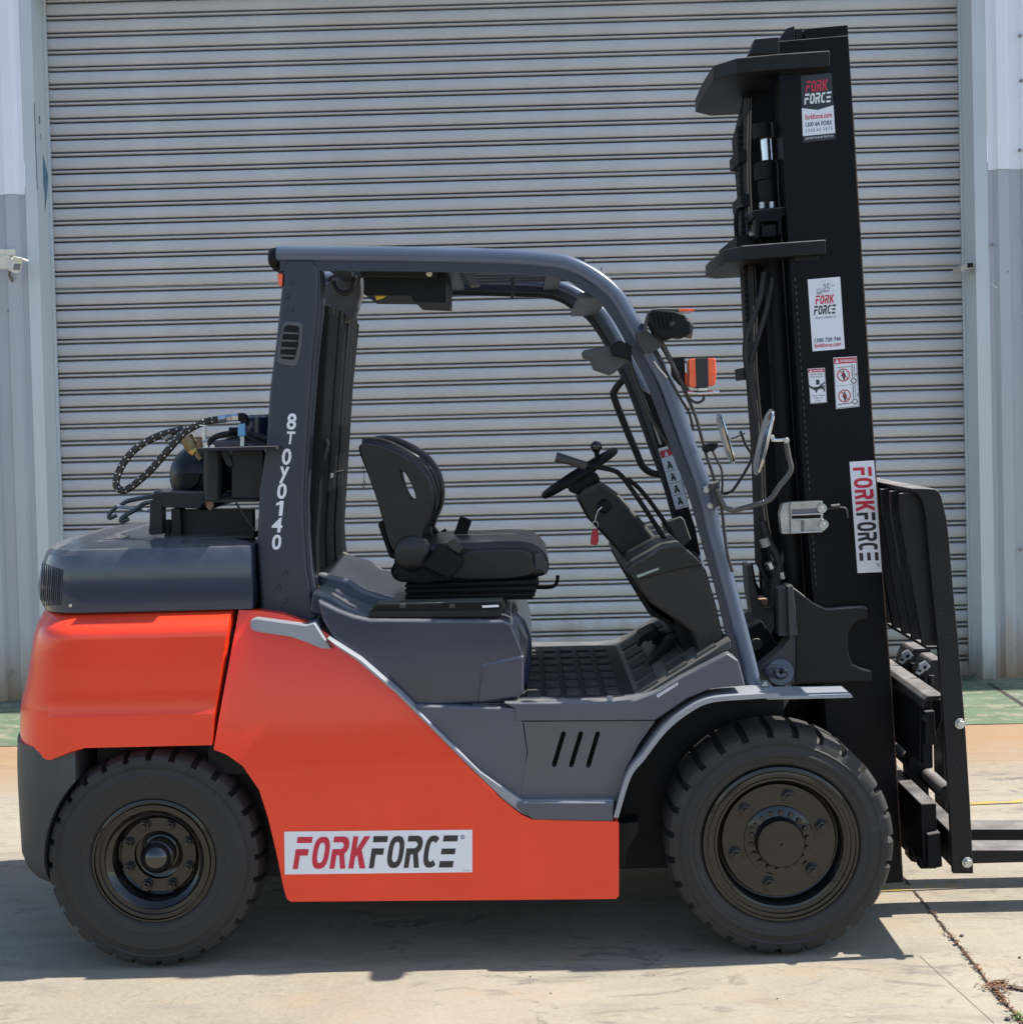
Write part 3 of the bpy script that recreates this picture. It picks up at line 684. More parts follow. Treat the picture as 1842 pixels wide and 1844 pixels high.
wheel(1402, 1510, -.03, 206.5, .27, 27, True)
wheel(1402, 1510, -.03, 206.5, .27, 27, True, flip=True)
wheel(281.5, 1551, -.02, 197, .21, 28, False)
wheel(281.5, 1551, -.02, 197, .21, 28, False, flip=True)
# axles
cF, cR = P(1402, 1510, -.03), P(282, 1551, 0)
cyl('front_axle', (cF.x, .2, cF.z), (cF.x, .96, cF.z), .11, CHAR, truck, 24)
box('steer_axle', (cR.x - .06, .18, cR.z - .08), (cR.x + .06, .98, cR.z + .08), CHAR, truck)

# ------------------------------------------------------------------ counterweight
def shell(name, levels, mat, parent, capmat=None, nside=10, ncorner=14, bottom_lip=None):
    """levels: (py, px rear silhouette, px front, inset, corner start px); drawn on the side plane and closed round the back"""
    rings = []
    for py, pr, pf, ins, pc in levels:
        Y0 = BY + ins; z = P((pr + pf) / 2, py, Y0).z
        xf, xc = P(pf, py, Y0).x, P(pc, py, Y0).x
        def plan(xr):
            pts = []
            for i in range(nside + 1): pts.append((xf + (xc - xf) * i / nside, Y0))
            e = 2.3; hw = YC - Y0; ry = hw * .72
            for i in range(1, ncorner + 1):
                a = math.pi / 2 * i / ncorner
                pts.append((xc + (xr - xc) * (math.sin(a) ** (2 / e)), Y0 + ry * (1 - math.cos(a) ** (2 / e))))
            for i in range(1, 4): pts.append((xr - .012 * math.sin(i / 3 * math.pi / 2), Y0 + ry + (hw - ry) * i / 3))
            return pts
        # solve the rear end so that its silhouette falls on pr
        lo, hi = xc - .8, xc + .0
        for _ in range(40):
            md = (lo + hi) / 2
            mn = min(CX0 for CX0 in (proj((x, y, z)) for x, y in plan(md)))
            if mn > pr: hi = md
            else: lo = md
        pl = plan((lo + hi) / 2)
        pl = pl + [(x, YM(y)) for x, y in reversed(pl[:-1])]
        rings.append([Vector((x, y, z)) for x, y in pl])
    if bottom_lip:
        for q in rings[-1]:
            q.z += bottom_lip(q)
    n = len(rings[0]); v = [q for r_ in rings for q in r_]; f = []
    for i in range(len(rings) - 1):
        for k in range(n): f.append([i * n + k, i * n + (k + 1) % n, (i + 1) * n + (k + 1) % n, (i + 1) * n + k])
    f += [list(range(n - 1, -1, -1)), [(len(rings) - 1) * n + k for k in range(n)]]
    return mk(name, v, f, mat, parent)
MI = MW.transposed()
def proj(p):
    q = MI @ (Vector(p) - CAM); return CX + FPX * q.x / q.z
cw = shell('counterweight', [
    (1103, 82, 416.5, .075, 150), (1108, 80, 416, .060, 148), (1128, 69, 412, .016, 138), (1136, 66, 410, .006, 136), (1144, 64, 408.5, .002, 134), (1152, 61, 407, .001, 132), (1200, 54, 400, .0, 130), (1240, 48.5, 394, .0, 130),
    (1278, 38.5, 388, .0, 130), (1290, 37, 386, -.006, 130), (1300, 36.5, 385, .002, 130), (1338, 36, 382.5, .004, 130), (1346, 38, 382, .010, 128)], ORANGE, truck,
    bottom_lip=lambda q: -.040 * max(0, min(1, (-1.47 - q.x) / .10)))
def wheel_cut(o, rad, c=P(285, 1553, BY)):
    v, f = g_lathe([(rad, -.4), (rad, 2.2)], (c.x, 0, c.z), 'Y', 64); k_ = mk('cutter', v, f, CHAR); bool_cut(o, [k_])
wheel_cut(cw, 207 / FPX * (4.5 + BY))
lw = shell('lower_counterweight', [
    (1348, 31.5, 136, .03, 104), (1372, 31, 136, .022, 102), (1400, 31, 136, .012, 100), (1432, 32, 136, .008, 98), (1500, 35.5, 136, .008, 96), (1553, 39, 136, .010, 94), (1575, 48, 136, .02, 98), (1588, 62, 136, .05, 110), (1594, 84, 136, .09, 124)], CHAR, truck)
wheel_cut(lw, 211 / FPX * (4.5 + BY))
# hood behind the guard, crease and domed top
HY = .0
def hood_shell():
    zc = P(280, 987, BY + .012).z
    lv = [(1101, 80, 454, .062, 150), (1084, 71, 453.5, .060, 148), (1058, 68, 453, .060, 146), (1020, 76, 452, .062, 144), (998, 83, 451.5, .070, 146), (988, 90, 451, .078, 152)]
    o = shell('rear_hood', lv, HOODM, truck)
    return o, zc
hd, zc = hood_shell()
bm = bmesh.new(); bm.from_mesh(hd.data)                  # dome: replace the flat top by stepped rings
top = max(bm.faces, key=lambda fc: fc.calc_center_median().z + (10 if abs(fc.normal.z) > .9 else 0)); ctr = top.calc_center_median()
bmesh.ops.delete(bm, geom=[top], context='FACES_ONLY')
ring_v = sorted([vv for vv in bm.verts if any(e.is_boundary for e in vv.link_edges)], key=lambda vv: 0)
be = [e for e in bm.edges if e.is_boundary]
cur = be
for sc_, dz in ((.93, .007), (.82, .009), (.60, .008), (.30, .003)):
    r_ = bmesh.ops.extrude_edge_only(bm, edges=cur); nv = [g for g in r_['geom'] if isinstance(g, bmesh.types.BMVert)]
    cm_ = sum((q.co for q in nv), Vector()) / len(nv); first_sc = sc_
    for q in nv:
        q.co.x = ctr.x + (q.co.x - ctr.x) * (sc_ / prev if sc_ != .93 else sc_) ; q.co.y = ctr.y + (q.co.y - ctr.y) * (sc_ / prev if sc_ != .93 else sc_); q.co.z += dz
    prev = sc_; cur = [g for g in r_['geom'] if isinstance(g, bmesh.types.BMEdge)]
bmesh.ops.contextual_create(bm, geom=cur)
bmesh.ops.recalc_face_normals(bm, faces=bm.faces[:]); bm.to_mesh(hd.data); bm.free()
sharp_ends(hd, 14); sharp_ends(cw, 40)
# radiator louvres on the rear corner of the hood
from mathutils.bvhtree import BVHTree
def surf(o, px, py, lift=.001):
    """point of a part's own surface seen at a measured place"""
    me = o.data; c = WL[o.name]
    t = BVHTree.FromPolygons([v.co + c for v in me.vertices], [list(p.vertices) for p in me.polygons])
    d = ray(px, py).normalized(); h = t.ray_cast(CAM, d)
    return None if h[0] is None else h[0] - d * lift
for i in range(11):
    px = 74 + i * 3.6; ps = [surf(hd, px + 3 - k * .5, 1014 + i * 1.2 + k * (76 - i * 1.2) / 8) for k in range(9)]
    ps = [q for q in ps if q is not None]
    if len(ps) > 2: tube('louvre', ps, .0026, PILLAR, hd, 6)
bolt('hood_bolt', 127, 1091, BY + .012, .004, BOLT, truck)
# seams
box('drive_housing', (P(1100, 1500, .2).x, .28, .20), (P(1395, 1500, .2).x, YM(.28), .78), DEEP, truck)
box('chassis', (P(60, 1400, .2).x + .25, .10, .26), (P(1110, 1500, .2).x, YM(.10), .78), DEEP, truck)
box('engine_bay', (P(380, 1300, .1).x, .04, .62), (P(720, 1300, .1).x, YM(.04), 1.10), DEEP, truck)

# ------------------------------------------------------------------ orange side frames
arch = [(383, 1352), (407, 1361), (436, 1381), (466, 1423), (482, 1471), (498, 1537), (511, 1602), (517, 1620), (524, 1624.5)]
side = [(420.5, 1105), (459, 1107), (500, 1113), (545, 1128), (575, 1142), (604, 1160), (640, 1185), (712, 1249), (780, 1318), (854, 1392), (900, 1437), (926, 1458), (940, 1468), (958, 1476), (1000, 1477.5), (1112, 1480), (1114.5, 1484), (1114.5, 1614), (1109, 1619.5), (900, 1621.5)] + list(reversed(arch))
sf = plate('side_frame', side, BY - .004, BY + .045, ORANGE, truck, bevel=.014, seg=4)
def bow(sgn):
    def fn(p):
        t = max(0.0, min(1.0, (p.z - .42) / .72)); d = .085 * t ** 2.2
        return Vector((p.x, p.y + sgn * d, p.z))
    return fn
zsl = [.2 + i * .075 for i in range(14)]
v, f = g_prism([XZ(a, b_, BY - .004) for a, b_ in side], BY - .004, BY + .045); sf2 = mk('side_frame', flipY(v), f, ORANGE, truck, bevel=.014, seg=4)
warp(sf, bow(1), zsl); warp(sf2, bow(-1), zsl)
plate('inner_fender', [(420, 1125), (545, 1140), (604, 1170), (712, 1260), (900, 1450), (1000, 1490), (1100, 1500), (1100, 1600), (535, 1605), (524, 1600), (511, 1540), (494, 1470), (476, 1425), (444, 1385), (412, 1362), (392, 1352)], BY + .115, BY + .16, DEEP, truck, bevel=0, mirror=True)

# ------------------------------------------------------------------ grey bodywork
trim = [(588, 1149), (606, 1160), (650, 1188), (718, 1247), (790, 1318), (865, 1390), (940, 1443), (1105, 1441), (1103, 1479), (958, 1474), (936, 1464), (905, 1440), (856, 1392), (782, 1318), (714, 1250), (640, 1188), (604, 1164)]
plate('trim_strip', trim, BY + .002, BY + .14, TRIM, truck, bevel=.004, mirror=True)
plate('footstep', [(932, 1445), (1106, 1445), (1104, 1480), (960, 1477), (930, 1456)], BY - .008, BY + .15, SILL, truck, bevel=.006, mirror=True)
tri = [(735, 1271), (927, 1276), (941, 1302), (949, 1356), (942, 1400), (938, 1445), (900, 1425), (790, 1322)]
plate('lower_side_panel', tri, BY + .022, BY + .16, SILL, truck, bevel=.006, seg=3, mirror=True)
vent = [(928, 1300), (1180, 1298.5), (1150, 1341), (1128, 1383), (1108, 1446), (935, 1446), (940, 1400), (950, 1356), (943, 1303)]
vp = plate('vent_panel', vent, BY + .026, BY + .16, MID, truck, bevel=.0035, mirror=False)
cut = []
for (a, b_), (c, d) in (((1015, 1325), (998, 1382)), ((1046.5, 1325), (1029, 1382.5)), ((1077, 1325), (1060, 1383))):
    A, B = P(a, b_, BY), P(c, d, BY); dr = (B - A).normalized(); nrm = Vector((dr.z, 0, -dr.x)); w = .0075
    pl = []
    for t in range(9): an = math.pi * t / 8; pl.append(A + nrm * w * math.cos(an) - dr * w * math.sin(an))
    for t in range(9): an = math.pi * t / 8; pl.append(B - nrm * w * math.cos(an) + dr * w * math.sin(an))
    v, f = g_prism([(q.x, q.z) for q in pl], BY - .1, BY + .085); cut.append(mk('cutter', v, f, DEEP))
vp.modifiers.clear(); bool_cut(vp, cut)
bm_ = vp.modifiers.new('bevel', 'BEVEL'); bm_.width = .003; bm_.segments = 2; bm_.limit_method = 'ANGLE'; bm_.angle_limit = R(40); bm_.harden_normals = True
plate('vent_back', [(985, 1315), (1095, 1315), (1080, 1395), (985, 1395)], BY + .075, BY + .11, DEEP, truck)
sill = [(906, 1266), (1104, 1265), (1144, 1261), (1185, 1245), (1226, 1220), (1310, 1177), (1330, 1190), (1342, 1236), (1329, 1236), (1280, 1241), (1239, 1258), (1183, 1296), (1180, 1298), (928, 1299), (927, 1277)]
plate('step_sill', sill, BY + .018, BY + .12, SILL, truck, bevel=.006, seg=3, mirror=True)
tpx('sill_rail', [(970, 1269.5), (1099, 1266.5), (1100, 1258), (1094, 1257)], BY + .03, .0035, TRIM, truck)
# seat deck: side cover of the engine hood
cover = [(571, 1080), (590, 1089), (610, 1099), (636, 1109), (665, 1115.5), (853, 1117), (906, 1117), (922, 1124), (934, 1154), (942.5, 1183), (942.5, 1248), (935, 1257), (900, 1265), (760, 1273), (742, 1270), (712, 1247), (652, 1194), (603, 1156), (580, 1117)]
plate('engine_cover', cover, BY + .055, YM(BY + .055), GREY, truck, bevel=.030, seg=5, ang=20)
plate('front_cover', [(868, 1196), (912, 1186), (943.5, 1180), (943.5, 1246), (936, 1256), (860, 1268), (862, 1240)], BY + .048, BY + .2, GREY, truck, bevel=.010, seg=3)
plate('cover_nose', [(880, 1116), (925, 1100), (947, 1120), (957, 1150), (958, 1172), (950, 1260), (900, 1262)], .25, YM(.25), GREY, truck, bevel=.035, seg=4)
rear_deck = [(560, 1112), (562, 1040), (575, 1030), (628, 1044), (655, 1062), (700, 1076), (735, 1084), (900, 1088), (915, 1120)]
plate('deck', rear_deck, .26, YM(.26), HOODM, truck, bevel=.02, seg=3)
plate('deck_side', [(556, 1104), (562, 1064), (592, 1072), (625, 1092), (660, 1106), (700, 1118), (600, 1118)], BY + .11, YM(BY + .11), HOODM, truck, bevel=.02, seg=3)
plate('deck_back', [(556, 1100), (566, 1010), (600, 1016), (638, 1032), (668, 1050), (700, 1070), (735, 1090)], .62, YM(.12), HOODM, truck, bevel=.02, seg=3, Yt=.62)
for i in range(3):
    o = mk('caution_strip', [P(556, 1049 + i * 5, .22) + Vector((0, 0, .001)), P(594, 1062 + i * 4, .22), P(592, 1065 + i * 4, .2), P(556, 1052 + i * 5, .2)], [[0, 1, 2, 3]], M('caution_yellow', (.55, .36, .05), .6, var=.3, scale=30), truck)
# tray beside the seat
tray = [(663, 1114), (666, 1098), (679, 1087), (904, 1082), (911, 1094), (899, 1112)]
plate('side_tray', tray, BY + .085, BY + .17, PLAST, truck, bevel=.004)
plate('side_tray', [(668, 1101), (680, 1089.5), (900, 1085), (905, 1093), (895, 1099)], BY + .081, BY + .10, DEEP, truck, bevel=.003)
for px in (725, 814): plate('tray_clip', [(px - 5, 1088), (px + 5, 1087.7), (px + 5, 1095), (px - 5, 1095.3)], BY + .078, BY + .1, CHAR, truck, bevel=.001)
sticker([(868, 1090.5), (897, 1089), (899, 1093), (869, 1094.5)], BY + .08, WHITE, truck)

# ------------------------------------------------------------------ floor, mat, toe board
fx0, fx1 = P(905, 1265, BY + .1).x, P(1150, 1262, BY + .1).x; fz = P(1000, 1264, BY + .06).z
box('floor', (fx0 - .1, BY + .06, fz - .03), (fx1, YM(BY + .06), fz), CHAR, truck)
tb = [Vector((fx1 - .02, BY + .06, fz)), Vector((fx1 + .30, BY + .06, fz + .19))]
v = []
for p in tb: v += [p, Vector((p.x, YM(BY + .06), p.z))]
v += [Vector((q.x, q.y, q.z - .03)) for q in v]
mk('toe_board', v, [[0, 1, 3, 2], [4, 6, 7, 5], [0, 2, 6, 4], [1, 5, 7, 3], [0, 4, 5, 1], [2, 3, 7, 6]], CHAR, truck, bevel=.003)
mx = empty('floor_mat', (fx0, YC, fz), None); mx.parent = truck; mx.location = Vector((fx0, YC, fz)) - wl(truck); WL[mx.name] = Vector((fx0, YC, fz))
bpy.data.objects.remove(mx)
fm = mk('floor_mat', *g_box((fx0 + .06, BY + .09, fz + .0005), (fx1 + .005, YM(.10), fz + .006)), MATM, truck, bevel=.002)
nx, ny = 5, 7
ww, dd = (fx1 - .04 - fx0 - .08) / nx, (YM(.13) - BY - .11) / ny
tread = None
for i in range(nx):
    for j in range(ny):
        x, y = fx0 + .08 + i * ww, BY + .115 + j * dd
        if tread is None:
            tread = mk('mat_tread', *g_box((x, y, fz + .006), (x + ww * .70, y + dd * .62, fz + .016)), TREADM, fm, bevel=.002); t0 = (x, y)
        else:
            c = tread.copy(); COL.objects.link(c); c.parent = fm; c.location = tread.location + Vector((x - t0[0], y - t0[1], 0)); WL[c.name] = WL[tread.name]
sl = math.atan2(.19, .32)
for i in range(3):
    for j in range(5):
        p = tb[0].lerp(tb[1], .08 + i * .30); q = tb[0].lerp(tb[1], .08 + i * .30 + .19); y = BY + .09 + j * .2
        up = Vector((-math.sin(sl), 0, math.cos(sl))) * .006
        v = [Vector((a.x, yy, a.z)) for a in (p, q) for yy in (y, y + .13)]; v += [k_ + up for k_ in v]
        mk('mat_tread', v, [[0, 1, 3, 2], [4, 6, 7, 5], [0, 2, 6, 4], [1, 5, 7, 3], [0, 4, 5, 1], [2, 3, 7, 6]], TREADM, fm, bevel=.0015)
# pedals
plate('accelerator_pedal', [(1136, 1234), (1150, 1216), (1205, 1152), (1219, 1146), (1214, 1158), (1160, 1222), (1146, 1236)], .36, .46, DEEP, truck, bevel=.004)
plate('brake_pedal', [(1146, 1163), (1154, 1146), (1178, 1134), (1189, 1137), (1186, 1147), (1173, 1152), (1168, 1157), (1160, 1155), (1152, 1166)], .50, .66, DEEP, truck, bevel=.005)
plate('pedal_arm', [(1172, 1140), (1200, 1142), (1222, 1128), (1235, 1130), (1230, 1150), (1205, 1158), (1184, 1165), (1176, 1158)], .55, .62, DEEP, truck, bevel=.005)

# ------------------------------------------------------------------ front fender
fo = [(1105, 1472), (1128, 1397), (1153, 1363), (1192, 1313), (1233, 1279), (1277, 1258), (1345, 1251.5), (1397, 1249), (1404, 1251)]
fi = [(1113, 1474), (1136, 1401), (1161, 1368), (1199, 1319), (1239, 1286), (1280, 1266), (1345, 1260), (1397, 1257), (1404, 1256)]
fo = crom([Vector((a, b_, 0)) for a, b_ in fo], 6, False, True); fi = crom([Vector((a, b_, 0)) for a, b_ in fi], 6, False, True)
plate('fender', fo + fi[::-1], BY - .012, .17, TRIM, truck, bevel=.003, seg=2, mirror=True)
plate('fender_tip', [(1380, 1253.5), (1534, 1251.5), (1536, 1257), (1380, 1260.5)], BY - .002, .115, TRIM, truck, bevel=.003, mirror=True, Yt=BY)
plate('wheel_housing', [(1114, 1476), (1138, 1400), (1163, 1367), (1202, 1318), (1242, 1287), (1282, 1268), (1345, 1262), (1440, 1262), (1440, 1560), (1114, 1545)], .24, .30, DEEP, truck, bevel=.002, mirror=True, Yt=BY)
plate('frame_bracket', [(1114, 1484), (1150, 1480), (1150, 1500), (1130, 1530), (1124, 1565), (1115, 1562)], BY + .06, BY + .16, DEEP, truck, bevel=.003)
for px, py in ((1377, 1231), (1389, 1242)):
    q = P(px, py + 4, .06); v, f = merge([g_tube([q, q + Vector((0, 0, .006))], .010, 12), g_tube([q + Vector((0, 0, .005)), q + Vector((0, 0, .014))], .006, 6)]); mk('fender_bolt', v, f, BOLT, truck)
for px, py in ((1005, 1443), (1072, 1443)):
    q = P(px, py, .02); v, f = merge([g_tube([q, q + Vector((0, 0, .004))], .008, 10), g_tube([q + Vector((0, 0, .004)), q + Vector((0, 0, .009))], .005, 6)]); mk('step_bolt', v, f, BOLT, truck)

# ------------------------------------------------------------------ overhead guard
PY = .105
pil = [(515, 465), (560, 465), (572, 478), (574, 500), (572, 557), (563, 644), (552, 807), (547, 900), (549, 961), (554, 1026), (564, 1084), (573, 1113), (560, 1125), (462, 1110), (469, 1091), (462, 993), (466, 882), (479, 798), (485, 700), (496, 617), (509, 495)]
plate('rear_pillar', pil, PY, PY + .10, PILLAR, truck, bevel=.014, seg=4, mirror=True)
flg = [(558, 470), (576, 484), (577, 557), (568, 644), (556, 807), (551, 900), (553, 961), (558, 1026), (569, 1084), (585, 1130), (601, 1158), (590, 1158), (566, 1120), (552, 1084), (543, 1026), (536, 961), (536, 880), (545, 780), (556, 600), (560, 500)]
plate('pillar_flange', flg, PY + .012, PY + .12, PILLAR, truck, bevel=.006, seg=2, mirror=True, Yt=PY)
plate('pillar_foot', [(461, 1109), (470, 1106), (560, 1118), (574, 1114), (588, 1136), (605, 1160), (586, 1159), (563, 1149), (534, 1139), (469, 1129), (461, 1122)], BY + .03, PY + .1, TRIM, truck, bevel=.004, mirror=True, Yt=PY - .01)  # pale trim paint here imitates sun on the pillar foot
for px, py in ((525, 509), (516.5, 533.5), (525, 556.5), (514.5, 1034), (503, 1058), (514, 1081)): bolt('pillar_bolt', px, py, PY, .0065, PILLAR, truck)
for px, py in ((485, 1104), (513, 1109), (536, 1113)): bolt('pillar_bolt', px, py, PY, .0045, PILLAR, truck)
# vent grille on the pillar
gr = [(509, 582), (515, 577), (540, 579), (545.5, 585), (543, 620), (536, 655), (530, 660), (503, 655), (498, 649), (503, 610)]
vg = plate('pillar_vent', gr, PY - .006, PY + .01, GPLAST, truck, bevel=.004, seg=3)
gin = [(512, 588), (518, 585), (536, 587), (539, 591), (537, 620), (531, 645), (527, 648), (508, 646), (504, 641), (508, 610)]
plate('vent_opening', gin, PY - .0072, PY - .002, DEEP, vg, bevel=.001)
for i in range(4):
    y = 599 + i * 13.6; x = 510.5 - i * 1.7
    plate('vent_blade', [(x - 1, y - 2), (x + 27 - i * .6, y - .5), (x + 27 - i * .6, y + 2.5), (x - 1, y + 2.2)], PY - .009, PY - .003, GPLAST, vg, bevel=.0008)
# registration letters
for ch, px, py, h, w in (('8', 525, 758.6, 30, 17), ('T', 523, 788, 23, 15), ('0', 516, 822, 30, 17), ('y', 511.5, 855, 30, 17), ('0', 507.5, 884, 29, 17), ('1', 503, 915, 27, 13), ('4', 499, 945, 27, 19), ('0', 498, 976, 28, 17)):
    q = [(px - w / 2 + 1.6, py - h / 2), (px + w / 2 + 1.6, py - h / 2 + .6), (px + w / 2 - 1.2, py + h / 2 + .6), (px - w / 2 - 1.2, py + h / 2)]
    if ch == '1': flat('lettering', [[(.52, 0), (1, 0), (1, 1), (.5, 1), (.5, .26), (0, .34), (0, .17), (.3, .10)]], q, PY, WHITE, truck)
    else: text(ch, q, (0, 0, 1, 1), PY, WHITE, truck, bold=.025)
# roof rails and front pillars: fat outer tube with an inner flange
outer = [(500, 457), (700, 458.5), (900, 463), (985, 469), (1026, 476.5), (1069, 498), (1106, 529), (1130, 566), (1155, 610), (1178, 650), (1199, 690), (1214, 730), (1229, 773), (1244, 817), (1260, 860), (1274, 908), (1284, 955), (1297, 1004), (1328, 1121), (1357, 1236)]
inner = [(505, 479), (700, 480), (900, 484), (985, 488), (1024, 497), (1053, 515), (1082, 534), (1103, 560), (1122, 590), (1147, 638), (1173, 690), (1203, 770), (1224, 828), (1251, 900), (1276, 991), (1298, 1066), (1331, 1211), (1337, 1234)]
GY = .135
def rail(name, pts, halfw, halfy, Y, mat, tilt=1.0, nseg=8, rnd=True):
    c2 = crom([P(a, b_, Y) for a, b_ in pts], 8)
    sec = [(math.copysign(abs(math.cos(2 * math.pi * k / 16)) ** .7, math.cos(2 * math.pi * k / 16)) * halfy, math.copysign(abs(math.sin(2 * math.pi * k / 16)) ** .7, math.sin(2 * math.pi * k / 16)) * halfw) for k in range(16)] if rnd else [(halfy, halfw), (-halfy, halfw), (-halfy, -halfw), (halfy, -halfw)]
    v, f = g_tube(c2, 1.0, sect=sec, upref=(0, 1, 0)); o = mk(name, v, f, mat, truck, bevel=0 if rnd else .003); 
    if rnd: sharp_ends(o, 45)
    o2 = mk(name, flipY(v), f, mat, truck, bevel=0 if rnd else .003)
    if rnd: sharp_ends(o2, 45)
rail('guard_rail', outer, .0275, .036, GY, TUBE)
rail('guard_flange', inner, .0155, .010, GY - .012, PILLAR, rnd=False)
rail('guard_flange', [(a + (6 if b_ > 520 else 0), b_ - 4) for a, b_ in inner], .0115, .02, GY + .02, PILLAR, rnd=False)
lathe('rail_end_cap', [(0, -.030), (.022, -.029), (.032, -.022), (.035, -.008), (.035, .0)], tuple(P(500, 464, GY)), DEEP, truck, 'X', 20)
lathe('rail_end_cap', [(0, -.030), (.022, -.029), (.032, -.022), (.035, -.008), (.035, .0)], tuple(Vector((P(500, 464, GY).x, YM(GY), P(500, 464, GY).z))), DEEP, truck, 'X', 20)
# rear cross member with amber lamps
zr = P(500, 462, GY)
box('rear_cross_member', (zr.x - .022, GY, zr.z - .045), (zr.x + .03, YM(GY), zr.z + .03), DEEP, truck, bevel=.012, seg=3)
plate('rear_lamp', [(498.5, 492), (509, 492), (507.5, 516), (501, 513)], .10, .16, AMBER, truck, bevel=.004, mirror=True)
# roof bars across the rails
x0, x1 = P(590, 470, GY).x, P(990, 470, GY).x; zb = P(700, 468, GY).z
nb = 7
for i in range(nb):
    y = GY + .05 + (YM(GY) - GY - .10) * (i + .5) / nb
    box('roof_bar', (x0, y - .022, zb - .012), (x1 + .12, y + .022, zb + .004), PILLAR, truck, bevel=.003)
for px in (600, 800, 1000):
    q = P(px, 470, GY); box('roof_crossbeam', (q.x - .03, GY, q.z - .022), (q.x + .03, YM(GY), q.z - .004), PILLAR, truck, bevel=.003)
q = P(1070, 520, GY); box('roof_crossbeam', (q.x - .05, GY, q.z - .03), (q.x + .05, YM(GY), q.z - .01), PILLAR, truck, bevel=.004)
# console under the roof, wiring, tags
plate('roof_console', [(655, 487), (803, 489), (803, 545), (745, 543), (741, 532), (656, 531)], .22, .62, DEEP, truck, bevel=.004)
plate('roof_console', [(648, 485), (790, 487), (786, 500), (650, 499)], .2, .5, PLAST, truck, bevel=.003)
for px, py in ((664, 518), (775, 519.5)): bolt('console_screw', px, py, .22, .007, DEEP, truck, h=.004)
bolt('console_screw', 773, 492, .2, .008, OFFW, truck, h=.006)
plate('yellow_tag', [(675, 531), (697, 531), (690, 537), (678, 540)], .24, .243, YELLOW, truck, bevel=0)
plate('inner_lamp', [(829, 491), (851, 491), (863, 512), (846, 514)], .35, .45, GPLAST, truck, bevel=.004)
tpx('roof_strut', [(920, 498), (925, 520), (921, 538)], .8, .006, CHAR, truck, n=4)
# rear panel and trim between the rear pillars
plate('headrest_panel', [(584, 520), (598, 492), (650, 488), (652, 530), (640, 572), (612, 585), (610, 560), (583, 550)], .60, .66, GPLAST, truck, bevel=.008)
tpx('wiring_loom', [(598, 502), (604, 520), (618, 528), (632, 522), (640, 500)], .5, .010, HOSE, truck, n=6)
tpx('wiring_loom', [(590, 505), (598, 498), (612, 494), (640, 492)], .5, .006, HOSE, truck, n=6)
rp = [(600, 560), (616, 560), (606, 700), (596, 860), (590, 960), (592, 1020), (574, 1020), (572, 930), (582, 800)]
for ya, yb in ((.20, .42), (.46, .66), (.70, .98)): plate('rear_panel', rp, ya, yb, DEEP, truck, bevel=.006, Yt=.5)
plate('rear_panel', [(566, 560), (640, 580), (628, 700), (612, 860), (604, 960), (606, 1040), (560, 1030), (552, 900)], 1.0, 1.03, DEEP, truck, bevel=.004, Yt=.9)
plate('cab_liner', [(580, 1020), (578, 900), (596, 900), (600, 1000), (640, 1022), (690, 1052), (660, 1070), (610, 1050)], .72, .95, CHAR, truck, bevel=.012, Yt=.72)
for py in (585, 640, 700, 760): tpx('rear_screen_bar', [(575, py), (598, py + 4)], .9, .006, DEEP, truck)
tpx('rear_grab_bar', [(587, 790), (589, 806), (574, 840), (552, 858)], .30, .009, CHAR, truck, n=5)
tpx('assist_hook', [(594, 850), (596, 856), (608, 850), (622, 848)], .5, .004, CHAR, truck, n=4)
lathe('knob', [(0, -.01), (.010, -.008), (.010, .006), (0, .008)], tuple(P(596, 856, .48)), ALU, truck, 'Y', 12)

# ------------------------------------------------------------------ seat
seat = mk('seat', *g_prism([XZ(a, b_, .32) for a, b_ in curve2([(712, 1046), (716, 1005), (760, 985), (800, 978), (860, 977), (930, 975), (962, 981), (981, 997), (988, 1013), (985, 1032), (960, 1041), (850, 1050)], 4)], .32, .84), VINYL, truck, bevel=.030, seg=5, ang=40)
plate('seat_bolster', [(800, 1040), (818, 1008), (842, 994), (880, 990), (935, 990), (955, 996), (962, 1010), (962, 1033), (900, 1044)], .30, .42, VINYL, seat, bevel=.026, seg=5, smooth_n=4)
plate('seat_bolster', [(800, 1040), (818, 1008), (842, 994), (880, 990), (935, 990), (955, 996), (962, 1010), (962, 1033), (900, 1044)], .74, .86, VINYL, seat, bevel=.026, seg=5, smooth_n=4, Yt=.42)
wing = [(648, 806), (662, 800), (690, 806), (722, 820), (748, 838), (768, 862), (777, 890), (776, 918), (768, 942), (760, 965), (764, 992), (740, 1000), (708, 990), (690, 940), (680, 905), (664, 855)]
hole = [(720, 846), (729, 852), (739, 868), (747, 888), (748, 899), (741, 901), (733, 892), (725, 872)]
for (ya, yb, yt) in ((.30, .42, .30), (.74, .86, .74)):
    xz = [XZ(a, b_, .30) for a, b_ in curve2(wing, 4)]; v, f = g_prism(xz, ya, yb); o = mk('backrest_wing', v, f, VINYL, seat)
    if ya < .5: v, f = g_prism([XZ(a, b_, .30) for a, b_ in curve2(hole, 4)], ya - .1, yb + .1)
    else: v, f = g_prism([XZ(a, b_, .30) for a, b_ in [(a - 20, b_ + 10) for a, b_ in curve2([(706, 836), (729, 846), (742, 866), (752, 888), (752, 908), (741, 912), (725, 900), (714, 872)], 4)]], ya - .1, yb + .1)
    k_ = mk('cutter', v, f, DEEP); bool_cut(o, [k_])
    b = o.modifiers.new('bevel', 'BEVEL'); b.width = .028; b.segments = 5; b.limit_method = 'ANGLE'; b.angle_limit = R(45); b.harden_normals = True
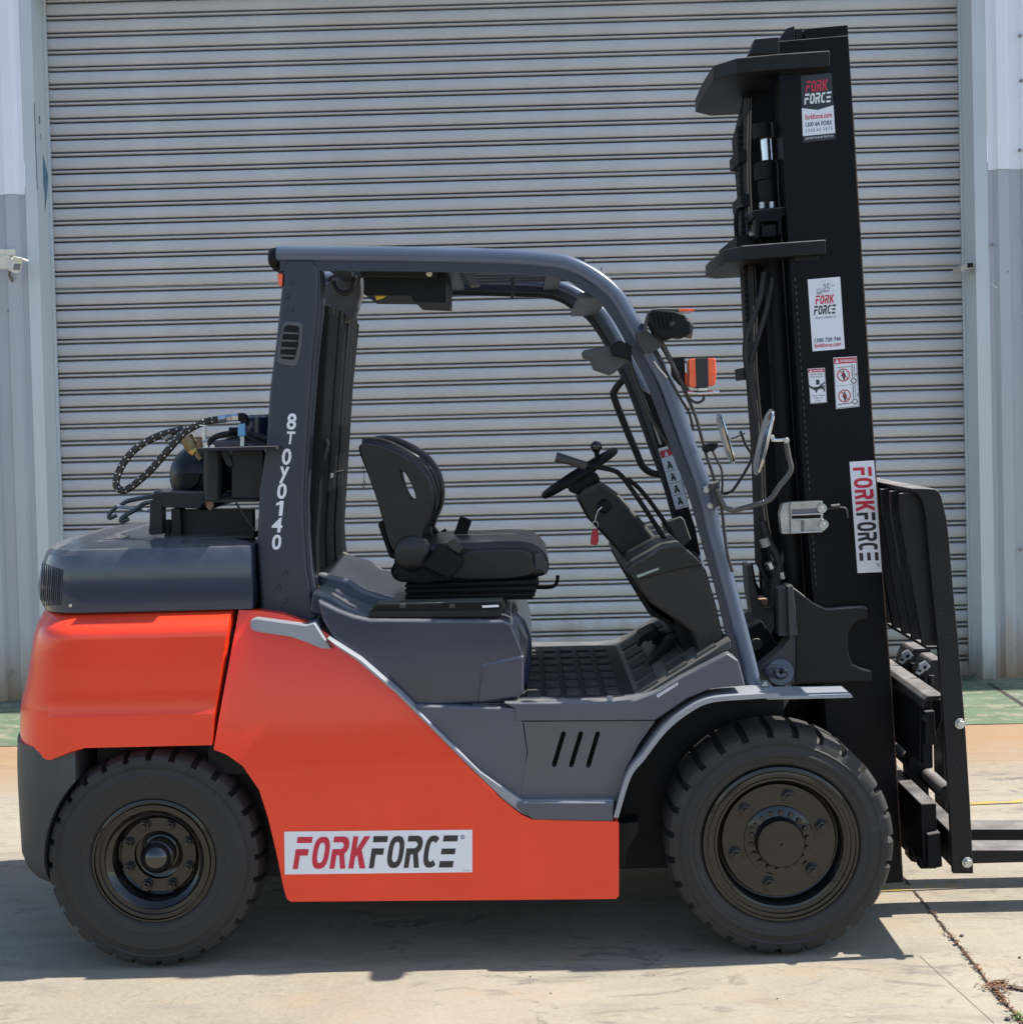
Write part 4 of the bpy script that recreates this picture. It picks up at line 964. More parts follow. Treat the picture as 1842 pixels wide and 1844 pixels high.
    # padded roll round the wing
rollp = [(652, 806), (680, 806), (715, 820), (742, 838), (761, 862), (769, 890), (768, 918), (758, 945), (746, 975)]
for Y in (.355, .805):
    c3 = [Vector((XZ(a, b_, .33)[0], Y, XZ(a, b_, .33)[1])) for a, b_ in rollp]
    tube('backrest_roll', c3, [.022, .030, .033, .034, .035, .036, .036, .033, .026][:9] if False else .034, VINYL, seat, seg=14, n=6)
plate('backrest', [(646, 803), (664, 796), (690, 799), (702, 812), (702, 850), (710, 900), (730, 950), (752, 990), (720, 1000), (704, 985), (690, 938), (676, 895), (660, 850), (649, 822)], .40, .76, VINYL, seat, bevel=.028, seg=4, smooth_n=4)
plate('backrest_shell', [(680, 944), (689, 936), (705, 990), (716, 1000), (712, 1008), (701, 1004)], .34, .82, DEEP, seat, bevel=.006)
lathe('recliner_hub', [(0, -.008), (.045, -.006), (.060, .0), (.064, .012), (.064, .06)], tuple(P(742, 998, .28)), VINYL, seat, 'Y', 32)
lathe('recliner_hub', [(0, .008), (.045, .006), (.060, .0), (.064, -.012), (.064, -.06)], tuple(Vector((P(742, 998, .28).x, .88, P(742, 998, .28).z))), VINYL, seat, 'Y', 32)
plate('seat_side', [(709, 1006), (745, 985), (775, 1000), (800, 1030), (815, 1046), (765, 1052), (715, 1048)], .285, .34, DEEP, seat, bevel=.008, mirror=True)
bel = [(731, 1050), (968, 1040), (966, 1047), (972, 1053), (962, 1058), (967, 1066), (957, 1070), (961, 1080), (736, 1082), (740, 1073), (733, 1068), (738, 1061), (729, 1056)]
plate('bellows', bel, .34, .82, DEEP, seat, bevel=.005)
for i in range(3): plate('bellows_fold', [(730, 1052 + i * 10), (966 - i * 2, 1043 + i * 11.5), (970 - i * 3, 1048 + i * 11.5), (966 - i * 2, 1052 + i * 11.5), (732, 1060 + i * 9), (728, 1056 + i * 9.5)], .325, .835, DEEP, seat, bevel=.006, seg=3)
plate('belt_retractor', [(760, 1019), (790, 981), (798, 981), (834, 1008), (832, 1018), (813, 1041), (804, 1042)], .24, .29, DEEP, seat, bevel=.006, seg=3)
plate('retractor_cap', [(806, 976), (818, 972), (834, 986), (826, 997), (808, 986)], .25, .28, M('webbing', (0.05, 0.042, 0.038), .8), seat, bevel=.002)
plate('belt_buckle', [(828.5, 929.5), (849.5, 938), (838, 970.5), (816, 965)], .66, .70, DEEP, seat, bevel=.004)
plate('armrest_hinge', [(771, 955), (782, 952), (796, 966), (792, 976), (770, 975)], .80, .85, DEEP, seat, bevel=.004)
tpx('recline_lever', [(788, 965), (804, 955)], .84, .009, DEEP, seat)
tpx('slide_lever', [(960, 1058), (985, 1058), (996, 1056), (1002.5, 1049), (1004.5, 1036)], .52, .0065, DEEP, seat, n=4)
plate('seat_latch', [(962, 1000), (975, 997), (979, 1012), (986, 1012), (987, 1030), (981, 1036), (976, 1026), (964, 1028)], .295, .40, CHAR, seat, bevel=.003)
tpx('pull_cord', [(653, 838), (656, 860), (653, 873), (655, 878), (657, 873), (655.5, 862)], .36, .0012, HOSE, seat, n=4, seg=5)

# ------------------------------------------------------------------ steering column, dash, controls
def frustum(name, a, b_, ra, rb, mat, parent, seg=20):
    v, f = g_tube([a, b_], [ra, rb], seg); o = mk(name, v, f, mat, parent); sharp_ends(o); return o
col = plate('steering_column', [(1038, 898), (1052, 880), (1082, 868), (1118, 893), (1160, 942), (1200, 990), (1165, 1012), (1130, 1014), (1092, 970), (1058, 934)], .46, .70, PLAST, truck, bevel=.018, seg=4)
plate('column_collar', [(1022, 884), (1036, 862), (1062, 849), (1076, 852), (1082, 868), (1052, 884), (1040, 892)], .50, .66, DEEP, truck, bevel=.012, seg=3)
A, B = P(981, 892, YC), P(1106, 812, YC); ctr = (A + B) / 2; ax = (B - A).normalized(); rad = (B - A).length / 2
e2 = Vector((0, 1, 0)); nrm = ax.cross(e2).normalized(); 
if nrm.z < 0: nrm = -nrm
tilt = nrm
sw = tube('steering_wheel', [ctr + ax * rad * math.cos(t * 2 * math.pi / 48) + e2 * rad * math.sin(t * 2 * math.pi / 48) for t in range(48)], .013, DEEP, truck, seg=12, closed=True)
for an in (20, 160, 270): 
    d = ax * math.cos(R(an)) + e2 * math.sin(R(an)); tube('spoke', [ctr - nrm * .03, ctr - nrm * .012 + d * rad * .5, ctr + d * rad * .97], .011, DEEP, sw, seg=8, n=3)
frustum('hub', ctr - nrm * .05, ctr - nrm * .012, .045, .035, DEEP, sw)
k0 = P(1076, 828, .50)
frustum('spinner_stem', k0, P(1074, 812, .50), .008, .010, DEEP, sw, 12)
lathe('spinner_knob', [(0, -.020), (.012, -.018), (.020, -.006), (.022, .004), (.018, .014), (.008, .021), (0, .022)], tuple(P(1073.5, 805, .50)), M('knob_gloss', (0.012, 0.013, 0.014), .08, coat=.6), sw, 'Z', 24, 60)
# ignition switch
lathe('ignition_switch', [(0, -.010), (.018, -.010), (.024, -.004), (.026, .010), (.026, .03)], tuple(P(1088, 912, .455)), DEEP, truck, 'Y', 24)
# levers
lv_ = tpx('control_lever', [(1209, 990), (1166, 923), (1131, 872), (1117, 855), (1104, 847), (1074, 841), (1050, 838)], .34, .0085, DEEP, truck, n=6)
tpx('lever_grip', [(1056, 839), (1024, 829), (1001, 823)], .34, [.015, .0155, .019], M('lever_grip', (0.045, 0.040, 0.038), .6, bump=.2), lv_, seg=12)
tpx('control_lever', [(1228, 990), (1190, 930), (1155, 884), (1130, 862)], .44, .008, DEEP, truck, n=5)
dash = [(1124, 1030), (1130, 1021), (1144, 1013), (1196, 985), (1226, 980), (1256, 1008), (1272, 1028), (1290, 1090), (1308, 1172), (1262, 1192), (1250, 1144), (1220, 1120), (1171, 1087), (1152, 1063), (1144, 1047)]
plate('dashboard', dash, .10, YM(.10), M('dash_plastic', (0.021, 0.0195, 0.019), .5, spec=.3, var=.1, bump=.12, bscale=300), truck, bevel=.016, seg=4)
plate('dash_top', [(1126, 1028), (1145, 1012), (1196, 984), (1226, 979), (1258, 1009), (1266, 1018), (1220, 1026), (1150, 1044), (1142, 1046)], .085, YM(.085), PLAST, truck, bevel=.008, seg=3, Yt=.09)
plate('dash_knee_panel', [(1117, 1020), (1126, 1018), (1178, 1100), (1216, 1122), (1212, 1128), (1170, 1108), (1152, 1080)], .3, .9, DEEP, truck, bevel=.006)
plate('dash_lower', [(1212, 1110), (1250, 1142), (1262, 1190), (1310, 1165), (1330, 1232), (1240, 1200), (1222, 1150)], .25, .9, DEEP, truck, bevel=.006)
for i in range(7):
    t = i / 6; tube('lever_boot', [P(1196 + 60 * t, 984 + 22 * t, .30) + Vector((0, y, -.01)) for y in (0, .04, .08)], .012, DEEP, truck, seg=8)
plate('dash_display', [(1146, 1036), (1186, 1022), (1187, 1026), (1148, 1041)], .083, .10, M('gauge_glass', (.25, .30, .27), .15), truck, bevel=.001)
plate('bracket_plate', [(1192, 942), (1226, 930), (1232, 935), (1245, 972), (1226, 990), (1200, 968)], .95, 1.0, M('olive_plastic', (0.075, 0.085, 0.07), .5), truck, bevel=.006)
# grab handle on the far front pillar
tpx('grab_handle', [(1133, 676), (1118, 688), (1107, 703), (1106, 716), (1126, 768), (1146, 815), (1156, 838), (1172, 851), (1198, 857)], 1.05, .0145, PLAST, truck, n=6, seg=12)
# warning strip on the far pillar
wq = [(1185, 808), (1207, 801), (1239.5, 912.5), (1217, 918)]
YP = YM(GY) - .05
plate('pillar_liner', [(1156, 700), (1176, 712), (1252, 950), (1262, 1000), (1236, 985), (1205, 880)], YP + .002, YP + .03, DEEP, truck, bevel=.003)
ws = sticker(wq, YP, WHITE, truck, label='white pictogram strip')
flat('print', [[(.04, .05), (.96, .05), (.96, .16), (.04, .16)]], wq, YP, SIGNRED, ws)
flat('print', [[(.5, .06), (.66, .15), (.34, .15)]], wq, YP, WHITE, ws, lift=.003)
ic = []
for i in range(4):
    v0 = .22 + i * .195
    ic += [disc(.5, v0 + .035, .12, .022, 10), [(.40, v0 + .06), (.62, v0 + .05), (.72, v0 + .12), (.60, v0 + .15), (.50, v0 + .10), (.34, v0 + .14), (.26, v0 + .12)], [(.12, v0 + .165), (.88, v0 + .165), (.88, v0 + .171), (.12, v0 + .171)]]
flat('print', ic, wq, YP, LBLK, ws)
# near pillar: work lamp, monitor, wiring
plate('monitor_box', [(1050, 630.5), (1100, 622), (1133, 630), (1132, 650), (1103, 674), (1072, 664), (1066, 646), (1052, 642)], .13, .30, M('monitor_grey', (0.05, 0.052, 0.055), .5), truck, bevel=.005)
plate('monitor_mount', [(1098, 624), (1116, 612), (1136, 622), (1138, 648), (1104, 640)], .10, .2, DEEP, truck, bevel=.004)
lamp = plate('work_lamp', [(1168, 562), (1183, 557), (1214, 559), (1234, 566), (1238, 574), (1245, 580), (1245, 598), (1232, 608), (1216, 606), (1200, 612), (1180, 600), (1170, 580)], .02, .14, DEEP, truck, bevel=.008, seg=3)
A = P(1216, 588, .08)
frustum('lens_hood', A, P(1246, 591, .08), .030, .034, GPLAST, lamp)
for i in range(5): plate('cooling_fin', [(1176 + i * 8, 558 + i * 1), (1179 + i * 8, 558 + i), (1186 + i * 7, 590), (1183 + i * 7, 591)], .012, .03, DEEP, lamp, bevel=.0008)
bolt('lamp_bolt', 1209, 583.5, .02, .008, CHAR, lamp)
plate('indicator_visor', [(1219, 555.5), (1250, 555.5), (1250, 560), (1219, 561)], .03, .15, AMBER, lamp, bevel=.002)
plate('lamp_bracket', [(1145, 600), (1162, 592), (1196, 620), (1180, 632), (1160, 636), (1150, 618)], .06, .12, CHAR, truck, bevel=.003)
tpx('lamp_bracket_arm', [(1178, 600), (1196, 625), (1222, 678), (1239, 706)], .075, .008, CHAR, truck, n=3)
tpx('lamp_strut', [(1160, 596), (1168, 566), (1182, 558), (1222, 558)], .03, .006, CHAR, truck, n=3)
plate('indicator_bracket', [(1208, 644), (1233, 642), (1234, 692), (1224, 694), (1210, 676)], .07, .10, DEEP, truck, bevel=.002)
ind = plate('indicator_lamp', [(1240, 649), (1243, 646), (1286, 644.5), (1289, 648), (1290, 672), (1288.5, 690), (1285, 694.5), (1245, 697.5), (1241, 694), (1241.5, 672)], .02, .09, AMBER, truck, bevel=.006, seg=3)
plate('indicator_band', [(1252.5, 645.5), (1275, 644.2), (1276, 697.5), (1254, 698.5)], .016, .094, M('band_rubber', (0.02, 0.02, 0.022), .55), ind, bevel=.002)
for px in (1246, 1281): plate('lens_rib', [(px, 669), (px + 7, 669), (px + 7, 672), (px, 672)], .017, .03, AMBER, ind, bevel=.001)
plate('indicator_base', [(1258, 698), (1273, 698), (1274, 703), (1257, 703)], .04, .07, STEEL, ind, bevel=.001)
tpx('indicator_shelf', [(1238, 706), (1262, 708), (1295, 705.5)], .05, .006, STEEL, truck, n=2)
plate('rear_indicator', [(1233, 670), (1239, 672), (1239, 700), (1234, 698)], .30, .36, AMBER, truck, bevel=.002)
tpx('indicator_cable', [(1267, 712), (1266, 720), (1256, 725), (1244, 720), (1234, 706)], .05, .0045, HOSE, truck, n=5)
# cables clipped along the front pillar
tpx('pillar_cable', [(1172, 600), (1190, 622), (1214, 665), (1236, 712), (1252, 748), (1264, 790), (1274, 826), (1286, 862), (1298, 905), (1304, 955), (1310, 1000), (1319, 1030)], .09, .0055, HOSE, truck, n=5)
tpx('pillar_cable', [(1166, 598), (1184, 640), (1222, 712), (1240, 742), (1248, 772)], .095, .0045, HOSE, truck, n=5)
tpx('pillar_cable', [(1280, 806), (1292, 830), (1300, 850), (1300, 885), (1296, 905)], .045, .004, HOSE, truck, n=5)
tpx('wiring_loom', [(1133, 640), (1138, 668), (1150, 700), (1166, 742), (1190, 780), (1212, 812)], .14, .007, HOSE, truck, n=5)
tpx('wiring_loom', [(1136, 656), (1148, 690), (1160, 718), (1176, 760), (1190, 800)], .16, .005, M('grey_wire', (.20, .205, .2), .5), truck, n=5)
tpx('wiring_loom', [(1128, 650), (1112, 660), (1104, 648)], .14, .005, HOSE, truck, n=5)
tpx('pillar_wire', [(1178, 650), (1186, 662), (1202, 680)], .09, .003, OFFW, truck, n=4)
plate('cable_clip', [(1266, 802), (1278, 798), (1281, 812), (1272, 816), (1266, 812)], .03, .06, DEEP, truck, bevel=.002)
plate('cable_plug', [(1279, 798), (1292, 797), (1293, 804), (1286, 812), (1281, 808)], .03, .05, DEEP, truck, bevel=.002)
for px, py in ((1050, 462), (1068, 468), (1082, 481)): tpx('cable_tie', [(px, py + 6), (px + 2, py)], .09, .002, HOSE, truck, seg=5)
# mirrors
def mirror(pa, pb, Y, back, L_, parent=truck):
    a, b_ = P(*pa, Y), P(*pb, Y); up = (a - b_); h = up.length / 2; up.normalize(); c = (a + b_) / 2
    w = L_; sd = Vector((0, 1, 0)); nn = up.cross(sd).normalized() * (1 if back > 0 else -1)
    pts = []
    for k in range(28):
        an = 2 * math.pi * k / 28; e = lambda t, q: math.copysign(abs(t) ** (2 / q), t)
        pts.append((e(math.sin(an), 3.5) * h, e(math.cos(an), 3.5) * w))
    v = []
    for off, sc_ in ((0, .94), (.004, 1.0), (.010, 1.0), (.018, .80)):
        for u, s_ in pts: v.append(c + up * u * sc_ + sd * s_ * sc_ + nn * off)
    n = 28; f = [list(range(n - 1, -1, -1)), [3 * n + k for k in range(n)]]
    for i in range(3): f += [[i * n + k, i * n + (k + 1) % n, (i + 1) * n + (k + 1) % n, (i + 1) * n + k] for k in range(n)]
    o = mk('mirror', v, f, STEEL if False else M('mirror_chrome', (0.45, 0.46, 0.47), .15, metal=1.0, var=.03), parent); sharp_ends(o, 30)
    gl = [c + up * u * .90 + sd * s_ * .90 - nn * .001 for u, s_ in pts]
    mk('mirror_glass', gl, [list(range(n))], MIRROR, o)
    return o
mirror((1393, 737), (1365, 856), .00, 1, .06)
mirror((1296, 742), (1323, 835), 1.06, 1, .06)
tpx('mirror_arm', [(1302, 890), (1312, 887), (1324, 877), (1353, 826), (1342, 800), (1333, 776)], 1.0, .006, M('arm_black', (.03, .03, .03), .25, coat=.4), truck, n=4)
tpx('mirror_stalk', [(1316, 790), (1326, 787), (1341, 780)], 1.04, .005, STEEL, truck)
tpx('mirror_arm', [(1290, 880), (1300, 903), (1308, 915), (1324, 918), (1352, 911), (1385, 900), (1403, 876), (1424, 848), (1420, 822), (1415, 793)], .02, .0085, M('arm_bronze', (.055, .05, .048), .3, coat=.3), truck, n=5)
tpx('mirror_stalk', [(1389, 792), (1402, 793), (1418, 791)], .01, .006, STEEL, truck)
bolt('mirror_bolt', 1390, 787, -.01, .006, BOLT, truck); bolt('mirror_bolt', 1416, 793, -.01, .007, BOLT, truck)
plate('mirror_clamp', [(1264, 877), (1283, 873), (1296, 910), (1294, 914), (1272, 917)], .075, .11, TUBE, truck, bevel=.003)
plate('mirror_clamp', [(1280, 872), (1296, 866), (1297, 912), (1286, 914)], .03, .09, CHAR, truck, bevel=.002)
for px, py in ((1272, 882), (1279, 910)): bolt('clamp_bolt', px, py, .075, .008, BOLT, truck)
# ------------------------------------------------------------------ gas bottle bracket behind the guard
gb = lathe('gas_bottle', [(0, -.30), (.055, -.295), (.095, -.27), (.116, -.23), (.120, -.20), (.120, .20), (.116, .23), (.095, .27), (.055, .295), (0, .30)], tuple(P(391, 852, .58)), TANK, truck, 'Y', 40)
lathe('bottle_collar', [(.085, -.335), (.09, -.335), (.09, -.27), (.085, -.27), (.085, -.335)], tuple(P(391, 852, .58)), DEEP, gb, 'Y', 32, cap=(True, True)) if False else None
plate('bottle_shroud', [(325, 853), (362, 853), (356, 872), (342, 881), (328, 881)], .26, .34, DEEP, gb, bevel=.003)
plate('bracket_beam', [(270, 897), (274, 890), (282, 886), (368, 886), (368, 903), (360, 916), (292, 914), (291, 905)], .20, .30, BRK, truck, bevel=.004)
plate('bracket_saddle', [(271, 894), (276, 884), (290, 882), (470, 882), (470, 900), (285, 900)], .32, .86, HOODM, truck, bevel=.008)
plate('bracket_leg', [(270, 900), (291, 902), (292, 962), (270, 964), (267, 957), (269, 945)], .20, .26, BRK, truck, bevel=.003)
plate('bracket_leg', [(308, 916), (324, 916), (326, 968), (308, 970)], .24, .32, BRK, truck, bevel=.003)
plate('bracket_leg', [(270, 900), (291, 902), (292, 962), (270, 964)], .88, .94, BRK, truck, bevel=.003)
cyl('bracket_pivot', P(304, 944, .25), P(304, 944, .9), .017, DEEP, truck, 16)
plate('bracket_plate', [(324, 918), (456, 918), (456, 968), (324, 966)], .28, .32, BRK, truck, bevel=.003)
plate('bracket_foot', [(290, 977), (312, 969), (452, 966), (455, 958), (458, 959), (457, 970), (318, 974), (304, 980)], .18, .30, BRK, truck, bevel=.003)
plate('bracket_shelf', [(366, 900), (463, 899), (463, 904), (366, 905)], .16, .40, BRK, truck, bevel=.001)
plate('bracket_shelf', [(358, 806.5), (500, 803), (501, 809.5), (358, 812)], .02, .42, BRK, truck, bevel=.001, Yt=.05)
cyl('bracket_post', P(383, 812, .17), P(383, 900, .17), .029, BRK, truck, 20)
plate('bracket_gusset', [(396, 812), (410, 812), (419, 836), (416, 842), (408, 838), (400, 822)], .16, .18, BRK, truck, bevel=.002)
plate('bracket_panel', [(417, 812), (474, 810), (472, 898), (417, 898)], .17, .21, BRK, truck, bevel=.003)
plate('rusty_lug', [(370, 903), (383, 903), (383, 912), (378, 920), (372, 914)], .155, .18, RUST, truck, bevel=.001)
tpx('bracket_stay', [(425, 905), (440, 930), (459, 956)], .15, .004, BRK, truck)
# drum, hoses and fittings on the shelf
lathe('regulator', [(0, -.055), (.050, -.055), (.056, -.048), (.056, .045), (.045, .055), (0, .055)], tuple(P(462, 775, .34)), HOODM, truck, 'Z', 32)
plate('shelf_bracket', [(372, 806), (385, 794), (430, 792), (450, 800), (480, 805)], .22, .36, HOODM, truck, bevel=.006)
hA = [(398, 755), (380, 757), (362, 762), (346, 770), (332, 779), (318, 793), (305, 806), (286, 826), (268, 845), (250, 863), (236, 876), (222, 883), (211, 880), (208.5, 868), (213, 850), (221, 835), (232, 820), (248, 804), (266, 791), (282, 784), (292, 788)]
hA = [(398, 755), (380, 757), (362, 762), (346, 770), (332, 779), (318, 793), (305, 808), (286, 830), (268, 850), (250, 866), (236, 877), (223, 883), (212, 879), (209, 867), (214, 850), (223, 833), (236, 816), (254, 801), (272, 791), (288, 784), (300, 780), (318, 776), (330, 772)]
hose = tpx('gas_hose', [(a, b_, .20 + .003 * i) for i, (a, b_) in enumerate(hA)], .2, .0125, HOSE, truck, n=6, seg=12)
hc = crom([P(a, b_, .20 + .003 * i) for i, (a, b_) in enumerate(hA)], 6)
L_ = 0; marks = []
for i in range(1, len(hc)):
    L_ += (hc[i] - hc[i - 1]).length
    if L_ > .026:
        L_ = 0; t = (hc[i] - hc[i - 1]).normalized(); u = t.cross(Vector((0, 1, 0))).normalized(); s_ = Vector((0, -1, 0))
        for a in (-40, 25):
            nrm = s_ * math.cos(R(a)) + u * math.sin(R(a)); c = hc[i] + nrm * .0128; w = t.cross(nrm)
            marks.append(([c - t * .0022 - w * .0022, c + t * .0022 - w * .0022, c + t * .0022 + w * .0022, c - t * .0022 + w * .0022], [[0, 1, 2, 3]]))
v, f = merge(marks); o = mk('hose_marks', v, f, WHMARK, hose)
tpx('hose_ferrule', [(394, 755), (408, 753)], .19, .0135, STEEL, hose, seg=8); tpx('hose_nut', [(409, 753), (417, 752)], .19, .0125, ALU, hose, seg=6)
tpx('hose_nut', [(418, 752), (430, 751)], .19, .0135, STEEL, hose, seg=6)
tpx('hose_ferrule', [(296, 790), (310, 781)], .264, .0135, M('dull_ferrule', (.25, .28, .29), .4, metal=.6), hose, seg=10)
tpx('hose_elbow', [(430, 751), (438, 751), (441, 756), (441, 766)], .19, .0145, DEEP, truck, n=4, seg=12)
tpx('fitting', [(413, 776), (430, 776)], .19, .013, DEEP, truck, seg=10)
tpx('fitting', [(437, 785), (437, 806)], .19, .009, ALU, truck, seg=8)
plate('blue_tag', [(428, 764), (441, 762), (441.5, 785), (428, 786)], .17, .20, BLUETAPE, truck, bevel=.003)
for pts, r_ in (([(374, 800), (386, 788), (404, 782), (428, 780)], .010), ([(441, 784), (456, 792), (478, 802)], .011), ([(441, 780), (460, 784), (480, 790)], .010), ([(380, 806), (400, 798), (440, 796), (474, 804)], .012), ([(392, 806), (410, 794), (430, 790)], .009)):
    tpx('hose', pts, .24, r_, HOSE, truck, n=5)
br = tpx('brass_coupling', [(335, 788), (349, 808)], .22, .024, BRASS, truck, seg=16)
tpx('coupling_ring', [(344, 807), (353, 813)], .22, .020, M('bright_brass', (.50, .34, .10), .35, metal=.9), br, seg=8)
tpx('coupling_stem', [(350, 810), (362, 827)], .22, .010, BRASS, br, seg=8)
vl = tpx('relief_valve', [(367, 795), (367.5, 770)], .20, .008, OFFW, truck, seg=12)
tpx('valve_cap', [(367, 767), (367.2, 765)], .20, .016, OFFW, vl, seg=14)
tpx('valve_body', [(360, 788), (360, 806)], .20, .012, RUST, vl, seg=8)
tpx('valve_nut', [(366, 798), (374, 798)], .19, .009, BOLT, vl, seg=6)
for px in (370, 382): bolt('shelf_bolt', px, 805, .04, .006, BOLT, truck)
GREENK = M('handle_dark_green', (.030, .042, .040), .35, coat=.3)
tpx('clamp_handle', [(290, 892), (268, 895), (240, 900), (226, 904), (214, 913)], .58, .0085, GREENK, truck, n=4)
tpx('clamp_handle', [(212, 911), (204, 918), (196, 928), (198, 933), (210, 928)], .56, .0075, GREENK, truck, n=4)
tpx('clamp_handle', [(290, 902), (262, 906), (244, 918), (226, 928), (218, 935), (221, 939), (232, 934)], .50, .0085, GREENK, truck, n=4)
tpx('clamp_bar', [(211, 911.5), (240, 916), (268, 920), (280, 922)], .52, .0065, TRIM, truck)

# ------------------------------------------------------------------ mast
MY = .27
web = [(1399.5, 73.5), (1527.7, 62.6), (1550.5, 430), (1574.4, 800), (1590, 1030), (1606, 1239), (1619, 1450), (1627, 1590), (1506, 1597), (1485, 1273), (1462, 1059), (1442, 800), (1424.6, 521), (1411.5, 301)]
mast = plate('mast_rail', web, MY, MY + .03, BLACK, truck, bevel=.003, label='outer rail')
v, f = g_prism([XZ(a, b_, MY) for a, b_ in web], YM(MY + .03), YM(MY)); far_rail = mk('mast_rail', v, f, BLACK, truck, bevel=.003)
def edge_flange(pts, w, Y0, Y1, nm='rail_flange'):
    """thick strip along a rail edge, w pixels wide"""
    pl = pts + [(a + w, b_) for a, b_ in pts[::-1]]
    xz = [XZ(a, b_, MY) for a, b_ in pl]; v, f = g_prism(xz, Y0, Y1); mk(nm, v, f, BLACK, mast, bevel=.002); mk(nm, flipY(v), f, BLACK, far_rail, bevel=.002)
edge_flange(web[2:8] and [web[1]] + web[2:8], -14, MY + .031, MY + .11)
edge_flange([(1399.5, 74), (1411.5, 301), (1424.6, 521), (1442, 800), (1462, 1059), (1485, 1273), (1506, 1596)], 14, MY + .031, MY + .11)
# weld beads down the rear edge, rubbed rust-brown front edge
wb = []
for i in range(46):
    t0_, t1_ = i / 46, (i + .55) / 46; py0, py1 = 500 + 560 * t0_, 500 + 560 * t1_
    f_ = lambda y: 1423.5 + (y - 500) * .0685
    wb.append(g_tube([P(f_(py0) + 8, py0, MY - .001), P(f_(py1) + 8, py1, MY - .001)], .0016, 5))
v, f = merge(wb); o = mk('weld_bead', v, f, M('weld_bead_steel', (.07, .065, .06), .5, var=.3), mast); o['kind'] = 'stuff'
re_ = [(1536.5, 200), (1550.5, 430), (1574.4, 800), (1590, 1030), (1606, 1239), (1619, 1450), (1625, 1560)]
plate('worn_edge', re_ + [(a - 2.0, b_) for a, b_ in re_[::-1]], MY - .0012, MY + .004, M('worn_edge_rust', (.10, .055, .035), .75, var=.9, scale=14), mast, bevel=0)
# inner and middle rails
inn = [(1449, 50.6), (1526.6, 43.3), (1549, 430), (1572.5, 800), (1588.5, 1030), (1604, 1239), (1618, 1440), (1535, 1446), (1520, 1239), (1500, 1030), (1480, 800), (1462, 430)]
plate('inner_rail', inn, MY + .045, MY + .12, BLACK, truck, bevel=.003, mirror=True)
plate('inner_rail', [(1431.5, 51), (1445, 50), (1520, 1200), (1500, 1200)], MY + .06, MY + .15, WORN, truck, bevel=.002, mirror=True)
plate('inner_rail', [(1405, 66), (1416, 50), (1430.5, 45.5), (1431, 70), (1500, 1180), (1478, 1180)], MY + .05, MY + .13, WORN, truck, bevel=.002, mirror=True)
# horizontal tie beams (C-shaped in plan, wrapped round the back of the outer rails)
def tie(name, near, th, xs, far_px):
    """near: (px of tip, px of start of chamfer, px of corner, py at tip)"""
    tip, ch, cor, back, py, Y0 = near
    z1 = P(tip, py, Y0).z; z0_ = z1 - th
    xt, xc, xk, xb = P(tip, py, Y0).x, P(ch, py, Y0).x, P(cor, py, Y0).x, P(back, py, Y0).x
    yo, yi = Y0, Y0 + .055
    pl = [(xt, yo), (xc, yo), (xk, yo + .015), (xb, yo + .10), (xb - .006, YC)]
    pl = pl + [(x, YM(y)) for x, y in pl[:-1][::-1]]
    pi = [(xt, yi), (xc + .05, yi), (xc + .02, yi + .06), (xc + .02, YC)]
    pi = pi + [(x, YM(y)) for x, y in pi[:-1][::-1]]
    poly = pl + pi[::-1]; n = len(poly)
    zz = lambda x: (x - xt) * .0405
    v = [Vector((x, y, z1 + zz(x))) for x, y in poly] + [Vector((x, y, z0_ + zz(x))) for x, y in poly]
    f = [list(range(n)), list(range(2 * n - 1, n - 1, -1))] + [[i, i + n, (i + 1) % n + n, (i + 1) % n] for i in range(n)]
    return mk(name, v, f, WORN, truck, bevel=.004, seg=2)
tie('mast_tie_beam', (1494, 1396, 1328, 1291, 90, MY - .045), .052, 0, 0)
tie('mast_tie_beam', (1487, 1425, 1336, 1312, 431, MY - .045), .048, 0, 0)
plate('rail_cap', [(1348, 97), (1359, 69), (1403, 65), (1404, 96)], MY - .01, MY + .06, WORN, truck, bevel=.003, mirror=True)
plate('rail_weld_plate', [(1404, 120), (1488, 117), (1484, 126), (1406, 131)], MY - .006, MY, WORN, truck, bevel=.002)
plate('rail_weld_plate', [(1428, 461), (1478, 457), (1474, 467), (1432, 470)], MY - .006, MY, WORN, truck, bevel=.002)
# lift cylinders, chains and hoses between the rails
def mline(px, py0, py1, Y): return P(px, py0, Y), P(px + (py1 - py0) * .0655, py1, Y)
for Y in (.40, YM(.40)):
    a, b_ = mline(1377, 240, 1050, .40); a.y = b_.y = Y
    a0, b0 = mline(1380, 290, 1120, .40); a0.y = b0.y = Y
    cyl('lift_cylinder', a0, b0, .036, DEEP, truck, 20, bevel=.004)
    c0, c1 = mline(1378, 246, 300, .40); c0.y = c1.y = Y
    cyl('piston_rod', c0, c1, .0195, STEEL, truck, 20)
    d0, d1 = mline(1372, 222, 250, .40); d0.y = d1.y = Y
    cyl('rod_gland', d0, d1, .036, DEEP, truck, 20, bevel=.004)
    d0, d1 = mline(1378, 294, 325, .40); d0.y = d1.y = Y
    cyl('rod_gland', d0, d1, .042, DEEP, truck, 20, bevel=.004)
plate('cylinder_bracket', [(1356, 378), (1420, 371), (1424, 380), (1419, 388), (1357, 392)], .30, .50, BLACK, truck, bevel=.004)
plate('cylinder_bracket', [(1360, 392), (1368, 386), (1402, 384), (1409, 390), (1410, 425), (1402, 425), (1400, 398), (1369, 400), (1367, 430), (1360, 430)], .30, .36, BLACK, truck, bevel=.005)
plate('cylinder_block', [(1370, 405), (1398, 402), (1400, 425), (1371, 428)], .31, .40, DEEP, truck, bevel=.006)
for px, py in ((1372, 369), (1390, 368)): tpx('bracket_bolt', [(px, py + 6), (px, py - 5)], .33, .010, BOLT, truck, seg=6)
